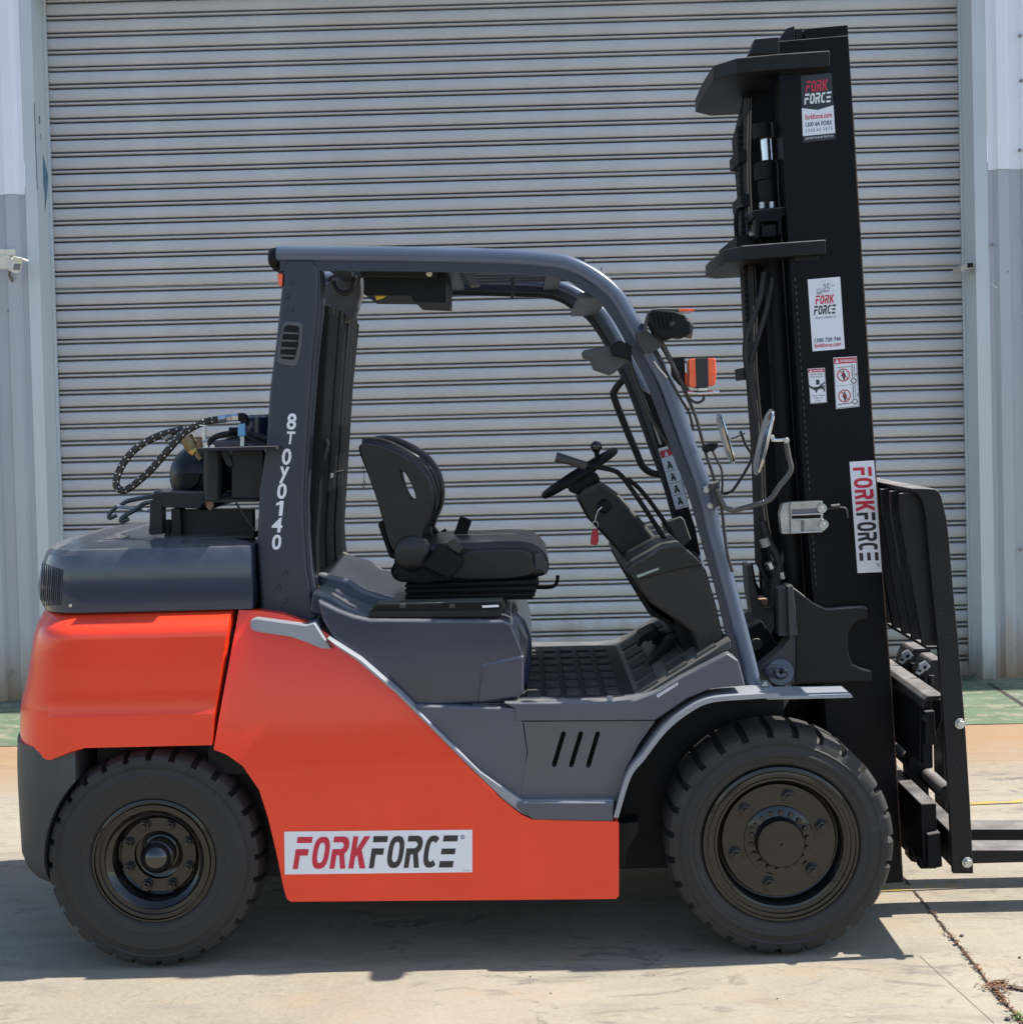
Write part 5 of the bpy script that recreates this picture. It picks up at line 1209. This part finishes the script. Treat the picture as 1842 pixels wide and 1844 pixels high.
tpx('bracket_bolt', [(1349, 421), (1359, 420)], .34, .010, BOLT, truck, seg=6)
plate('cylinder_block', [(1326, 424), (1360, 420), (1362, 440), (1326, 446)], .36, .8, DEEP, truck, bevel=.004)
plate('hose_carrier', [(1329, 240), (1352, 150), (1395, 130), (1412, 300), (1425, 520), (1440, 800), (1462, 1060), (1452, 1130), (1410, 1110), (1392, 1060), (1372, 1020), (1364, 800), (1352, 640), (1344, 480), (1338, 330)], .52, .68, DEEP, truck, bevel=.006, Yt=.52)
rh = random.Random(11)
for i in range(7):
    y = .46 + i * .055; off = rh.uniform(-4, 14) + i * 4
    pts = [(1340 + off, 160 + rh.uniform(0, 30)), (1338 + off, 300), (1344 + off, 440), (1350 + off, 560 + rh.uniform(-20, 20)), (1350 + off + rh.uniform(-6, 6), 660), (1362 + off, 800), (1368 + off, 920), (1384 + off, 1010), (1392 + off, 1070)]
    tpx('mast_hose', pts, y, .0095, HOSE, truck, n=6)
for pts in ([(1376, 490), (1368, 540), (1346, 600), (1342, 640), (1350, 690), (1362, 760)], [(1392, 500), (1380, 560), (1358, 630), (1352, 660), (1360, 720)]): tpx('mast_hose', pts, .36, .010, HOSE, truck, n=6)
# roller chain along the back: scalloped edge
ch = None
for i in range(34):
    a, _ = mline(1335.5, 232 + i * 11.5, 0, .50)
    a = P(1331 + (232 + i * 11.5 - 232) * .045, 232 + i * 11.5, .47)
    if ch is None: ch = mk('chain_link', *g_tube([a + Vector((0, -.012, 0)), a + Vector((0, .024, 0))], .0105, 10), DEEP, truck, bevel=.002); ch0 = a
    else:
        c = ch.copy(); COL.objects.link(c); c.parent = truck; c.location = ch.location + (a - ch0); WL[c.name] = WL[ch.name]
tpx('hose_guard', [(1338, 372), (1328, 376), (1325, 400), (1328, 440)], .40, .008, BLACK, truck, n=4)
for px, py in ((1331, 270), (1336, 350), (1341, 662)): plate('hose_clamp', [(px - 3, py), (px + 14, py - 2), (px + 15, py + 20), (px - 1, py + 22)], .42, .62, DEEP, truck, bevel=.003)
# lower mast support plate, tilt bracket and pivot
sup = [(1426, 1056), (1441, 1067), (1465, 1086), (1488, 1097), (1556, 1092.5), (1562, 1095.5), (1562, 1114), (1547, 1117), (1534, 1127), (1527, 1145), (1528, 1177), (1535, 1197), (1553, 1205), (1569, 1208.5), (1570.5, 1227), (1432, 1233.5), (1433, 1150), (1428, 1100)]
plate('mast_support', sup, MY - .035, MY - .003, M('support_paint', (0.013, 0.0125, 0.0125), .45, spec=.22, var=.12, dust=(.35, .32, .3), dust_amt=.6), truck, bevel=.005, seg=3, mirror=True)
plate('mast_support', [(1418, 1057), (1428, 1054), (1437, 1145), (1421, 1146)], MY - .065, MY + .03, CHAR, truck, bevel=.003)
plate('mast_support', [(1401, 1059), (1416, 1057), (1421, 1145), (1402, 1146)], MY - .03, MY + .03, CHAR, truck, bevel=.003)
tilt = [(1356, 1026), (1365, 1025), (1370, 1062), (1380, 1088), (1388, 1099), (1394, 1080), (1394, 1058), (1404, 1056), (1406, 1140), (1398, 1160), (1384, 1146), (1369, 1127), (1360, 1075)]
plate('tilt_bracket', tilt, YM(MY + .13), YM(MY), M('tilt_paint', (0.14, 0.135, 0.13), .5, var=.15), truck, bevel=.004, Yt=.62)
plate('tilt_bracket', [(1360, 1026), (1372, 1025), (1378, 1060), (1392, 1085), (1400, 1150), (1372, 1130)], YM(MY + .02), YM(MY - .03), BLACK, truck, bevel=.003, Yt=.66)
for i in range(3): plate('copper_shim', [(1366 + i * 4.5, 1079 + i * 6), (1380 + i * 4, 1078 + i * 5.5), (1384 + i * 3, 1083 + i * 5), (1372 + i * 4, 1085 + i * 5.5)], .70, .80, COPPER, truck, bevel=.001, Yt=.7)
plate('pivot_bracket', [(1366, 1206), (1384, 1190), (1408, 1170), (1421, 1150), (1424, 1128), (1436, 1128), (1436, 1232), (1368, 1234)], MY - .03, MY + .06, CHAR, truck, bevel=.004)
cyl('pivot_boss', P(1405, 1211, MY - .045), P(1405, 1211, MY - .01), .046, GREY, truck, 32, bevel=.004)
plate('pivot_keeper', [(1376, 1211), (1379, 1203), (1388, 1199.5), (1404, 1197), (1415, 1202), (1420, 1212), (1416, 1222), (1405, 1225), (1386, 1221), (1379, 1218)], MY - .058, MY - .046, GREY, truck, bevel=.003, seg=3)
bolt('keeper_bolt', 1385, 1212, MY - .058, .009, GREY, truck, h=.012)
lathe('grease_cap', [(.006, .002), (.008, -.006), (.016, -.009), (.022, -.006), (.024, .0)], tuple(P(1405.5, 1210.5, MY - .058)), GREY, truck, 'Y', 24)
plate('mast_dark_block', [(1330, 1140), (1372, 1118), (1400, 1160), (1412, 1230), (1350, 1232)], .44, .72, DEEP, truck, bevel=.006)  # plain dark block standing in for the hidden dark behind the mast
lathe('tilt_pin', [(.008, -.01), (.020, -.01), (.022, .0), (.022, .05)], tuple(P(1362, 1160, .44)), CHAR, truck, 'Y', 20)
for pts in ([(1384, 1012), (1392, 1030), (1400, 1050), (1394, 1075), (1388, 1094)], [(1372, 940), (1384, 975), (1398, 1000), (1408, 1040)], [(1416, 990), (1402, 1022), (1392, 1060), (1390, 1090)]): tpx('tilt_hose', pts, .40, .016, HOSE, truck, n=5, seg=12)
for p, q in (((1375, 970), (1380, 984)), ((1384, 1013), (1389, 1024)), ((1407, 1030), (1409, 1042))): tpx('hose_fitting', [p, q], .385, .0165, ALU if p[0] > 1380 else M('chalky_ferrule', (.42, .38, .36), .6), truck, seg=12)
# silver sensor bracket on the rail
sb = plate('sensor_bracket', [(1422, 905), (1480, 902), (1486, 913), (1483, 925), (1482, 932), (1489, 942), (1486, 956), (1424, 962)], MY - .060, MY - .004, ALU, truck, bevel=.004)
plate('bracket_ear', [(1404, 925), (1410, 906), (1422, 905), (1424, 962), (1407.5, 962)], MY - .045, MY - .004, ALU, sb, bevel=.004)
for y in (904.5, 926, 935, 958): plate('bracket_rib', [(1424, y), (1481, y - 2.5), (1481, y + .5), (1424, y + 3)], MY - .070, MY - .058, ALU, sb, bevel=.001)
DULL = M('recess_shade_grey', (.17, .175, .19), .45, metal=.8, var=.2)  # painted shade of the bracket's recesses; these dark plates stand slightly proud
plate('recess_shade', [(1426, 917), (1474, 915), (1474, 924), (1426, 925.5)], MY - .0615, MY - .059, DULL, sb, bevel=.001)
plate('recess_shade', [(1426, 928), (1478, 926.5), (1478, 933), (1426, 934)], MY - .062, MY - .059, DEEP, sb, bevel=.001)
plate('recess_shade', [(1442, 937), (1448, 937), (1448, 959), (1442, 959)], MY - .0615, MY - .059, DULL, sb, bevel=.001)
for px, py in ((1479, 915), (1482, 944)):
    lathe('bracket_ring', [(.010, -.012), (.016, -.012), (.017, 0)], tuple(P(px, py, MY - .060)), ALU, sb, 'Y', 18); bolt('bracket_screw', px, py, MY - .064, .006, BOLT, sb, h=.010)
tpx('sensor_hook', [(1487, 914), (1492, 916.5), (1516, 914), (1524, 918), (1526, 932)], MY - .008, .0035, CHAR, truck, n=3)
tpx('sensor_latch', [(1496, 912.5), (1512, 911)], MY - .012, .008, CHAR, truck)

# ------------------------------------------------------------------ stickers
vq = [(1529.4, 831.5), (1573.4, 829), (1589.7, 1030), (1544, 1032)]
sv_ = sticker(vq, MY, WHITE, truck, label='white sticker with red and black lettering turned on end')
rot = [vq[1], vq[2], vq[3], vq[0]]                      # read from top to bottom
logo('FORK', rot, (.055, .12, .452, .88), MY, LRED, sv_, shear=.0)
logo('FORCE', rot, (.462, .12, .895, .88), MY, LBLK, sv_, shear=.0)
flat('print', annulus(.935, .155, .014, .055, .35, 14), rot, MY, LNAVY, sv_)
bq = [(512, 1498), (850.5, 1494.5), (850.5, 1571), (513, 1575)]
sb_ = sticker(bq, BY - .004, WHITE, truck, label='white sticker with red and black lettering')
logo('FORK', bq, (.042, .13, .458, .885), BY - .004, LRED, sb_, shear=.22)
logo('FORCE', bq, (.448, .13, .925, .885), BY - .004, LBLK, sb_, shear=.22)
flat('print', annulus(.948, .175, .011, .05, .28, 18), bq, BY - .004, LNAVY, sb_)
text('R', bq, (.944, .15, .953, .20), BY - .004, LNAVY, sb_)
text('forkforce', bq, (.95, .955, .99, .975), BY - .004, LBLK, sb_)
# top sticker: black above, white below
tq = [(1441.5, 136), (1497, 131), (1504.5, 250), (1446, 256)]
st = sticker(tq, MY, M('sticker_black', (.012, .012, .014), .25), truck, label='black and white sticker near the mast top')
flat('print', [[(.0, .485), (.5, .535), (1.0, .485), (1.0, .905), (0, .905)]], tq, MY, WHITE, st, lift=.0016)
logo('FORK', tq, (.14, .085, .88, .255), MY, LRED, st); logo('FORCE', tq, (.08, .275, .96, .435), MY, WHITE, st)
text('forkforce.com', tq, (.09, .585, .93, .665), MY, LRED, st, shear=.2, bold=.02); text('1300 4A FORK', tq, (.09, .705, .93, .775), MY, LNAVY, st, shear=.15, bold=.02)
text('1 3 0 0  4 2  3 6 7 5', tq, (.10, .805, .92, .855), MY, LNAVY, st, shear=.1, bold=.01); text('QLD NSW VIC SA WA TAS NT ACT', tq, (.08, .930, .94, .965), MY, WHITE, st, bold=.01)
# contact sticker (its square code is left blank)
cq = [(1454, 503), (1512.5, 498), (1521, 628), (1463, 632.5)]
sc_ = sticker(cq, MY, WHITE, truck, label='tall white contact sticker')
text('25', cq, (.44, .075, .66, .195), MY, M('print_grey', (.32, .33, .34), .4), sc_, shear=.1, bold=.03)
flat('print', [disc(.55 + .22 * math.cos(R(a)), .14 + .105 * math.sin(R(a)), .012, .006, 6) for a in range(-150, 31, 20)], cq, MY, M('print_grey', (0, 0, 0)), sc_)
flat('print', [[(.26, .185), (.40, .185), (.40, .205), (.26, .205)], [(.26, .15), (.275, .15), (.275, .19), (.26, .19)], [(.37, .14), (.385, .14), (.385, .19), (.37, .19)], [(.26, .145), (.37, .14), (.37, .15), (.26, .155)], [(.42, .13), (.435, .13), (.435, .205), (.42, .205)], disc(.295, .212, .03, .013, 10), disc(.375, .212, .03, .013, 10)], cq, MY, M('print_grey', (0, 0, 0)), sc_)
text('50 YEARS', cq, (.66, .10, .80, .125), MY, M('print_grey', (0, 0, 0)), sc_)
logo('FORK', cq, (.19, .235, .79, .355), MY, LRED, sc_); logo('FORCE', cq, (.12, .375, .82, .50), MY, LBLK, sc_)
text('SCAN TO CONTACT US', cq, (.155, .533, .80, .556), MY, LNAVY, sc_, bold=.01)
text('1300 720 746', cq, (.08, .825, .90, .882), MY, LNAVY, sc_, shear=.15, bold=.02); text('forkforce.com', cq, (.07, .895, .90, .955), MY, LRED, sc_, shear=.2, bold=.02)
# danger plate with crushed hand
dq = [(1454, 664), (1485, 662), (1489, 724.7), (1459, 727)]
sd_ = sticker(dq, MY, WHITE, truck, label='small white danger plate with a crushed hand')
flat('print', [[(.04, .015), (.96, .015), (.96, .115), (.04, .115)]], dq, MY, SIGNRED, sd_, lift=.0016)
text('DANGER', dq, (.30, .04, .90, .095), MY, WHITE, sd_, bold=.02, lift=.0022); flat('print', [[(.17, .03), (.26, .10), (.08, .10)]], dq, MY, WHITE, sd_, lift=.0022)
text('MOVING MAST', dq, (.12, .15, .88, .19), MY, LBLK, sd_); text('PARTS CAN CRUSH', dq, (.12, .22, .88, .26), MY, LBLK, sd_)
flat('print', [[(.44, .33), (.64, .33), (.64, .47), (.44, .47)], [(.02, .46), (.22, .53), (.55, .53), (.66, .49), (.95, .40), (.97, .43), (.74, .52), (.95, .50), (.95, .53), (.72, .58), (.60, .60), (.50, .62), (.42, .72), (.34, .62), (.16, .58), (.02, .52)], [(.72, .52 + .05), (.92, .56), (.92, .68), (.84, .68), (.84, .60), (.74, .62)]], dq, MY, LBLK, sd_)
text('Keep Hands', dq, (.14, .76, .88, .81), MY, LBLK, sd_); text('Clear of', dq, (.25, .83, .75, .87), MY, LBLK, sd_); text('Mast', dq, (.36, .90, .64, .94), MY, LBLK, sd_)
# warning plate: nobody under or on the forks
wq2 = [(1500, 644), (1542.5, 641.5), (1547.5, 732), (1505, 736.5)]
sw_ = sticker(wq2, MY, WHITE, truck, label='white warning plate with two red prohibition signs')
flat('print', [[(.04, .015), (.97, .015), (.97, .125), (.04, .125)]], wq2, MY, SIGNRED, sw_, lift=.0016)
text('WARNING', wq2, (.28, .045, .94, .10), MY, WHITE, sw_, bold=.02, lift=.0022); flat('print', [[(.16, .03), (.25, .105), (.07, .105)]], wq2, MY, WHITE, sw_, lift=.0022)
blk, reds = [], []
for v0, m_ in ((.35, 0), (.76, 1)):
    blk += [disc(.40, v0 - .07, .04, .02, 10), [(.36, v0 - .045), (.45, v0 - .045), (.50, v0 + .01), (.47, v0 + .03), (.44, v0 + .10), (.39, v0 + .10), (.36, v0 + .03), (.30, v0 + .02)]]
    blk += [[(.76, v0 - .20), (.79, v0 - .20), (.79, v0 + .06), (.76, v0 + .06)], [(.86, v0 - .19), (.88, v0 - .19), (.88, v0 + .06), (.86, v0 + .06)], [(.92, v0 + .02), (.98, v0 - .06), (.98, v0 - .02), (.95, v0 + .03)]] + annulus(.82, v0 + .13, .12, .058, .3, 18)
    blk += [[(.12, v0 - .155), (.72, v0 - .165), (.72, v0 - .155), (.12, v0 - .145)]] if m_ == 0 else [[(.10, v0 + .15), (.68, v0 + .14), (.68, v0 + .155), (.10, v0 + .165)]]
    reds.append(annulus(.40, v0, .27, .125, .15, 26) + [[(.22, v0 - .09), (.25, v0 - .10), (.59, v0 + .08), (.56, v0 + .092)]])
blk += [[(.05, .555), (.96, .548), (.96, .552), (.05, .56)]]
flat('print', blk, wq2, MY, LBLK, sw_); [flat('print', r_, wq2, MY, SIGNRED, sw_, lift=.0026) for r_ in reds]
for q_, par in ((dq, sd_), (wq2, sw_)):
    flat('print', [[(.015, .012), (.03, .012), (.03, .99), (.015, .99)], [(.97, .012), (.985, .012), (.985, .99), (.97, .99)], [(.015, .98), (.985, .98), (.985, .99), (.015, .99)]], q_, MY, LBLK, par)
# fuel/serial strip on the step sill
lq = [(1182, 1252), (1220, 1229), (1221, 1233), (1184, 1256.5)]
ls = sticker(lq, BY + .018, WHITE, truck); text('ENGINE COVER', lq, (.05, .2, .95, .8), BY + .018, LNAVY, ls)
plate('sill_loop', [(1092, 1256), (1095, 1253), (1101, 1253), (1104, 1256), (1102, 1268), (1094, 1268)], BY + .03, BY + .034, TRIM, truck, bevel=.001)

# ------------------------------------------------------------------ carriage, backrest and forks
UY = -.030
up_o = [(1653, 889), (1640, 884), (1640, 879), (1670, 879.5), (1684, 880.5), (1690, 884), (1695.6, 895), (1704.4, 933), (1709, 971), (1717.6, 1074), (1726.5, 1162), (1738, 1303), (1747, 1450), (1753, 1574), (1716, 1574), (1709, 1435), (1697, 1259), (1688, 1148), (1679, 1059), (1672, 986), (1667.6, 933), (1662, 903.5)]
br_ = plate('backrest_upright', up_o, UY, UY + .022, WORN, truck, bevel=.003, mirror=True)
# slats share one arched outline
sl_o = [(1640, 888), (1664, 886), (1672, 900), (1678, 935), (1684, 986), (1692, 1059), (1700, 1148), (1701, 1166), (1668, 1168), (1652, 1080), (1638, 986), (1628, 930), (1626, 890)]
sxz = [XZ(a, b_, UY) for a, b_ in sl_o]
s0 = None
npitch = 8; yy0 = .065
for i in range(10):
    y = UY + .045 + .1215 * i
    if s0 is None:
        v, f = g_prism(sxz, y - .012, y + .012); s0 = mk('backrest_bar', v, f, WORN, br_, bevel=.002); sy = y
    else:
        c = s0.copy(); COL.objects.link(c); c.parent = br_; c.location = s0.location + Vector((0, y - sy, 0)); WL[c.name] = WL[s0.name]
# top bar and lower bar run across
tx0, tx1 = P(1640, 881, UY).x, P(1690, 881, UY).x; tz = P(1665, 880, UY).z
v, f = g_prism([(P(a, b_, UY).x, P(a, b_, UY).z) for a, b_ in [(1638, 879), (1684, 880.5), (1690, 884), (1696, 896), (1700, 915), (1690, 915), (1684, 897), (1676, 889), (1638, 887)]], UY + .023, YM(UY + .023))
mk('backrest_top', v, f, WORN, br_, bevel=.003)
v, f = g_prism([XZ(a, b_, UY) for a, b_ in [(1672, 1166), (1712, 1166), (1712, 1172), (1672, 1172)]], UY + .023, YM(UY + .023)); mk('backrest_rail', v, f, WORN, br_, bevel=.002)
for px, py in ((1728, 1303), (1741, 1553)):
    q = P(px, py, UY); v, f = merge([g_tube([q, q + Vector((0, -.006, 0))], .017, 20), g_tube([q + Vector((0, -.004, 0)), q + Vector((0, -.016, 0))], .0125, 6)]); mk('backrest_bolt', v, f, BOLT, br_, bevel=.001)
# carriage: hooded top bar, plates, lower bar
CYA = UY + .06
def xprism(name, pts, ya, yb, mat, par=truck, Yt=CYA, bevel=.004):
    v, f = g_prism([XZ(a, b_, Yt) for a, b_ in pts], ya, yb); return mk(name, v, f, mat, par, bevel=bevel, seg=3)
car = xprism('carriage', [(1660, 1274), (1662, 1260), (1670, 1253), (1700, 1252), (1700, 1259), (1672, 1260), (1667, 1264), (1664, 1280)], CYA, YM(CYA), WORN)
xprism('carriage_plate', [(1662, 1268), (1700, 1262), (1702, 1300), (1668, 1382), (1660, 1380)], CYA + .03, YM(CYA + .03), BLACK, car)
xprism('carriage_plate', [(1662, 1262), (1680, 1262), (1682, 1385), (1672, 1387), (1664, 1380)], CYA + .01, CYA + .03, BLACK, car)
xprism('carriage_bar', [(1658, 1448), (1686, 1446.5), (1689, 1560), (1668, 1565), (1662, 1552)], CYA, YM(CYA), BLACK, car)
xprism('fork_guide', [(1712, 1500), (1742, 1498), (1748, 1562), (1716, 1566)], UY + .024, YM(UY + .024), BLACK, car, Yt=UY)
xprism('carriage_block', [(1667, 1500), (1690, 1496), (1694, 1558), (1684, 1560), (1668, 1560)], CYA - .02, CYA + .04, BLACK, car)
xprism('carriage_block', [(1663, 1280), (1680, 1278), (1684, 1340), (1664, 1340)], CYA - .015, CYA + .02, BLACK, car)
xprism('carriage_web', [(1636, 1380), (1662, 1300), (1672, 1300), (1674, 1560), (1640, 1552)], .32, .40, BLACK, car, Yt=.32)
xprism('carriage_web', [(1636, 1380), (1662, 1300), (1672, 1300), (1674, 1560), (1640, 1552)], YM(.40), YM(.32), BLACK, car, Yt=.32)
cyl('shift_cylinder', P(1706, 1430, .10), P(1706, 1430, .10) + Vector((0, .85, 0)), .028, WORN, car, 24)
for px, py, r_ in ((1666, 1293, .011), (1685, 1546, .011)): cyl('pin_hole', P(px, py, CYA - .022), P(px, py, CYA - .016), r_, DEEP, car, 16)
# teeth along the underside of the lower bar
tt = None
for i in range(10):
    y = CYA + .02 + i * .10; p = P(1676, 1560, CYA)
    if tt is None: tt = mk('bar_tooth', *g_box((p.x - .028, y, p.z - .016), (p.x + .024, y + .045, p.z + .012)), BLACK, car, bevel=.002); ty = y
    else:
        c = tt.copy(); COL.objects.link(c); c.parent = car; c.location = tt.location + Vector((0, y - ty, 0)); WL[c.name] = WL[tt.name]
# forks with hook block, pin and pale latch
FZ = .218
for yk, (py_, px_) in ((.348, (0, 0)), (.586, (0, 0))):
    x0_, x1_ = P(1706, 1450, yk).x + .03, P(1706, 1450, yk).x + 1.17
    prof_ = [(x0_ - .045, 1.0 * .80), (x0_ + .0, .80), (x0_ + .004, FZ + .035), (x0_ + .03, FZ), (x1_ - .02, FZ - .022), (x1_, FZ - .034), (x1_, FZ - .044), (x0_ + .02, FZ - .05), (x0_ - .02, FZ - .046), (x0_ - .042, FZ - .02)]
    v, f = g_prism(prof_, yk, yk + .112); fk = mk('fork', v, f, WORN, truck, bevel=.004, seg=3)
for (bx0, bx1, topy, boty, lx, ly, yk) in ((1664, 1691, 1188, 1232, 0, 0, .348), (1631, 1671, 1168, 1210, -31, -20, .586)):
    hook = plate('fork_hook', [(bx0 + 8, topy + 6), (bx0 + 15, topy), (bx1 + 6, topy - 1), (bx1 + 8, boty + 22), (bx0 + 4, boty + 14), (bx0, topy + 26)], yk - .01, yk + .13, WORN, truck, bevel=.004)
    lp = [(1661.5, 1193), (1667, 1190.5), (1672, 1196.5), (1676, 1201), (1669.5, 1208), (1666, 1208), (1656, 1216.5), (1648.5, 1212), (1655, 1203), (1655, 1197)]
    lp = [(a + lx, b_ + ly) for a, b_ in lp]
    la = plate('pin_latch', lp, yk - .03, yk - .018, TRIM, hook, bevel=.0015)
    plate('latch_window', [(1662 + lx, 1203 + ly), (1666 + lx, 1198 + ly), (1669.5 + lx, 1200.5 + ly), (1666 + lx, 1206 + ly)], yk - .032, yk - .02, DEEP, la, bevel=.0005) if False else None
    plate('latch_slot', [(1662 + lx, 1203 + ly), (1666 + lx, 1198 + ly), (1669.5 + lx, 1200.5 + ly), (1666 + lx, 1206 + ly)], yk - .0325, yk - .029, DEEP, hook, bevel=.0005)
    plate('latch_slot', [(1652 + lx, 1209 + ly), (1655 + lx, 1205 + ly), (1660 + lx, 1208 + ly), (1656.5 + lx, 1211.5 + ly)], yk - .0325, yk - .029, DEEP, hook, bevel=.0005)
    tpx('hook_pin', [(bx0 + 12, boty + 2), (bx0 + 13, boty - 16)], yk - .012, .010, WORN, hook)

# ------------------------------------------------------------------ ignition key with its red tag
kp = P(1071, 968, .43)
key = empty('key', P(1082, 915, .44), 'ignition key in the steering column with a small red plastic tag on its ring', 'key')
tpx('key_blade', [(1084, 913), (1077, 919)], .435, .004, STEEL, key)
c0 = P(1072, 946, .435)
tube('key_ring', [c0 + Vector((math.cos(t * .524) * .010, 0, math.sin(t * .524) * .016)) for t in range(12)], .0012, STEEL, key, seg=6, closed=True)
tpx('key_link', [(1077, 919), (1073, 930), (1072, 940)], .435, .0012, STEEL, key, n=3, seg=6)
plate('tag', [(1065.5, 957), (1069, 952), (1074, 952), (1078, 957), (1078, 975), (1075, 982), (1064, 981), (1063, 975)], .432, .438, REDTAG, key, bevel=.0015, seg=3)

# every part under the forklift keeps a plain name; meshes that repeat share their data
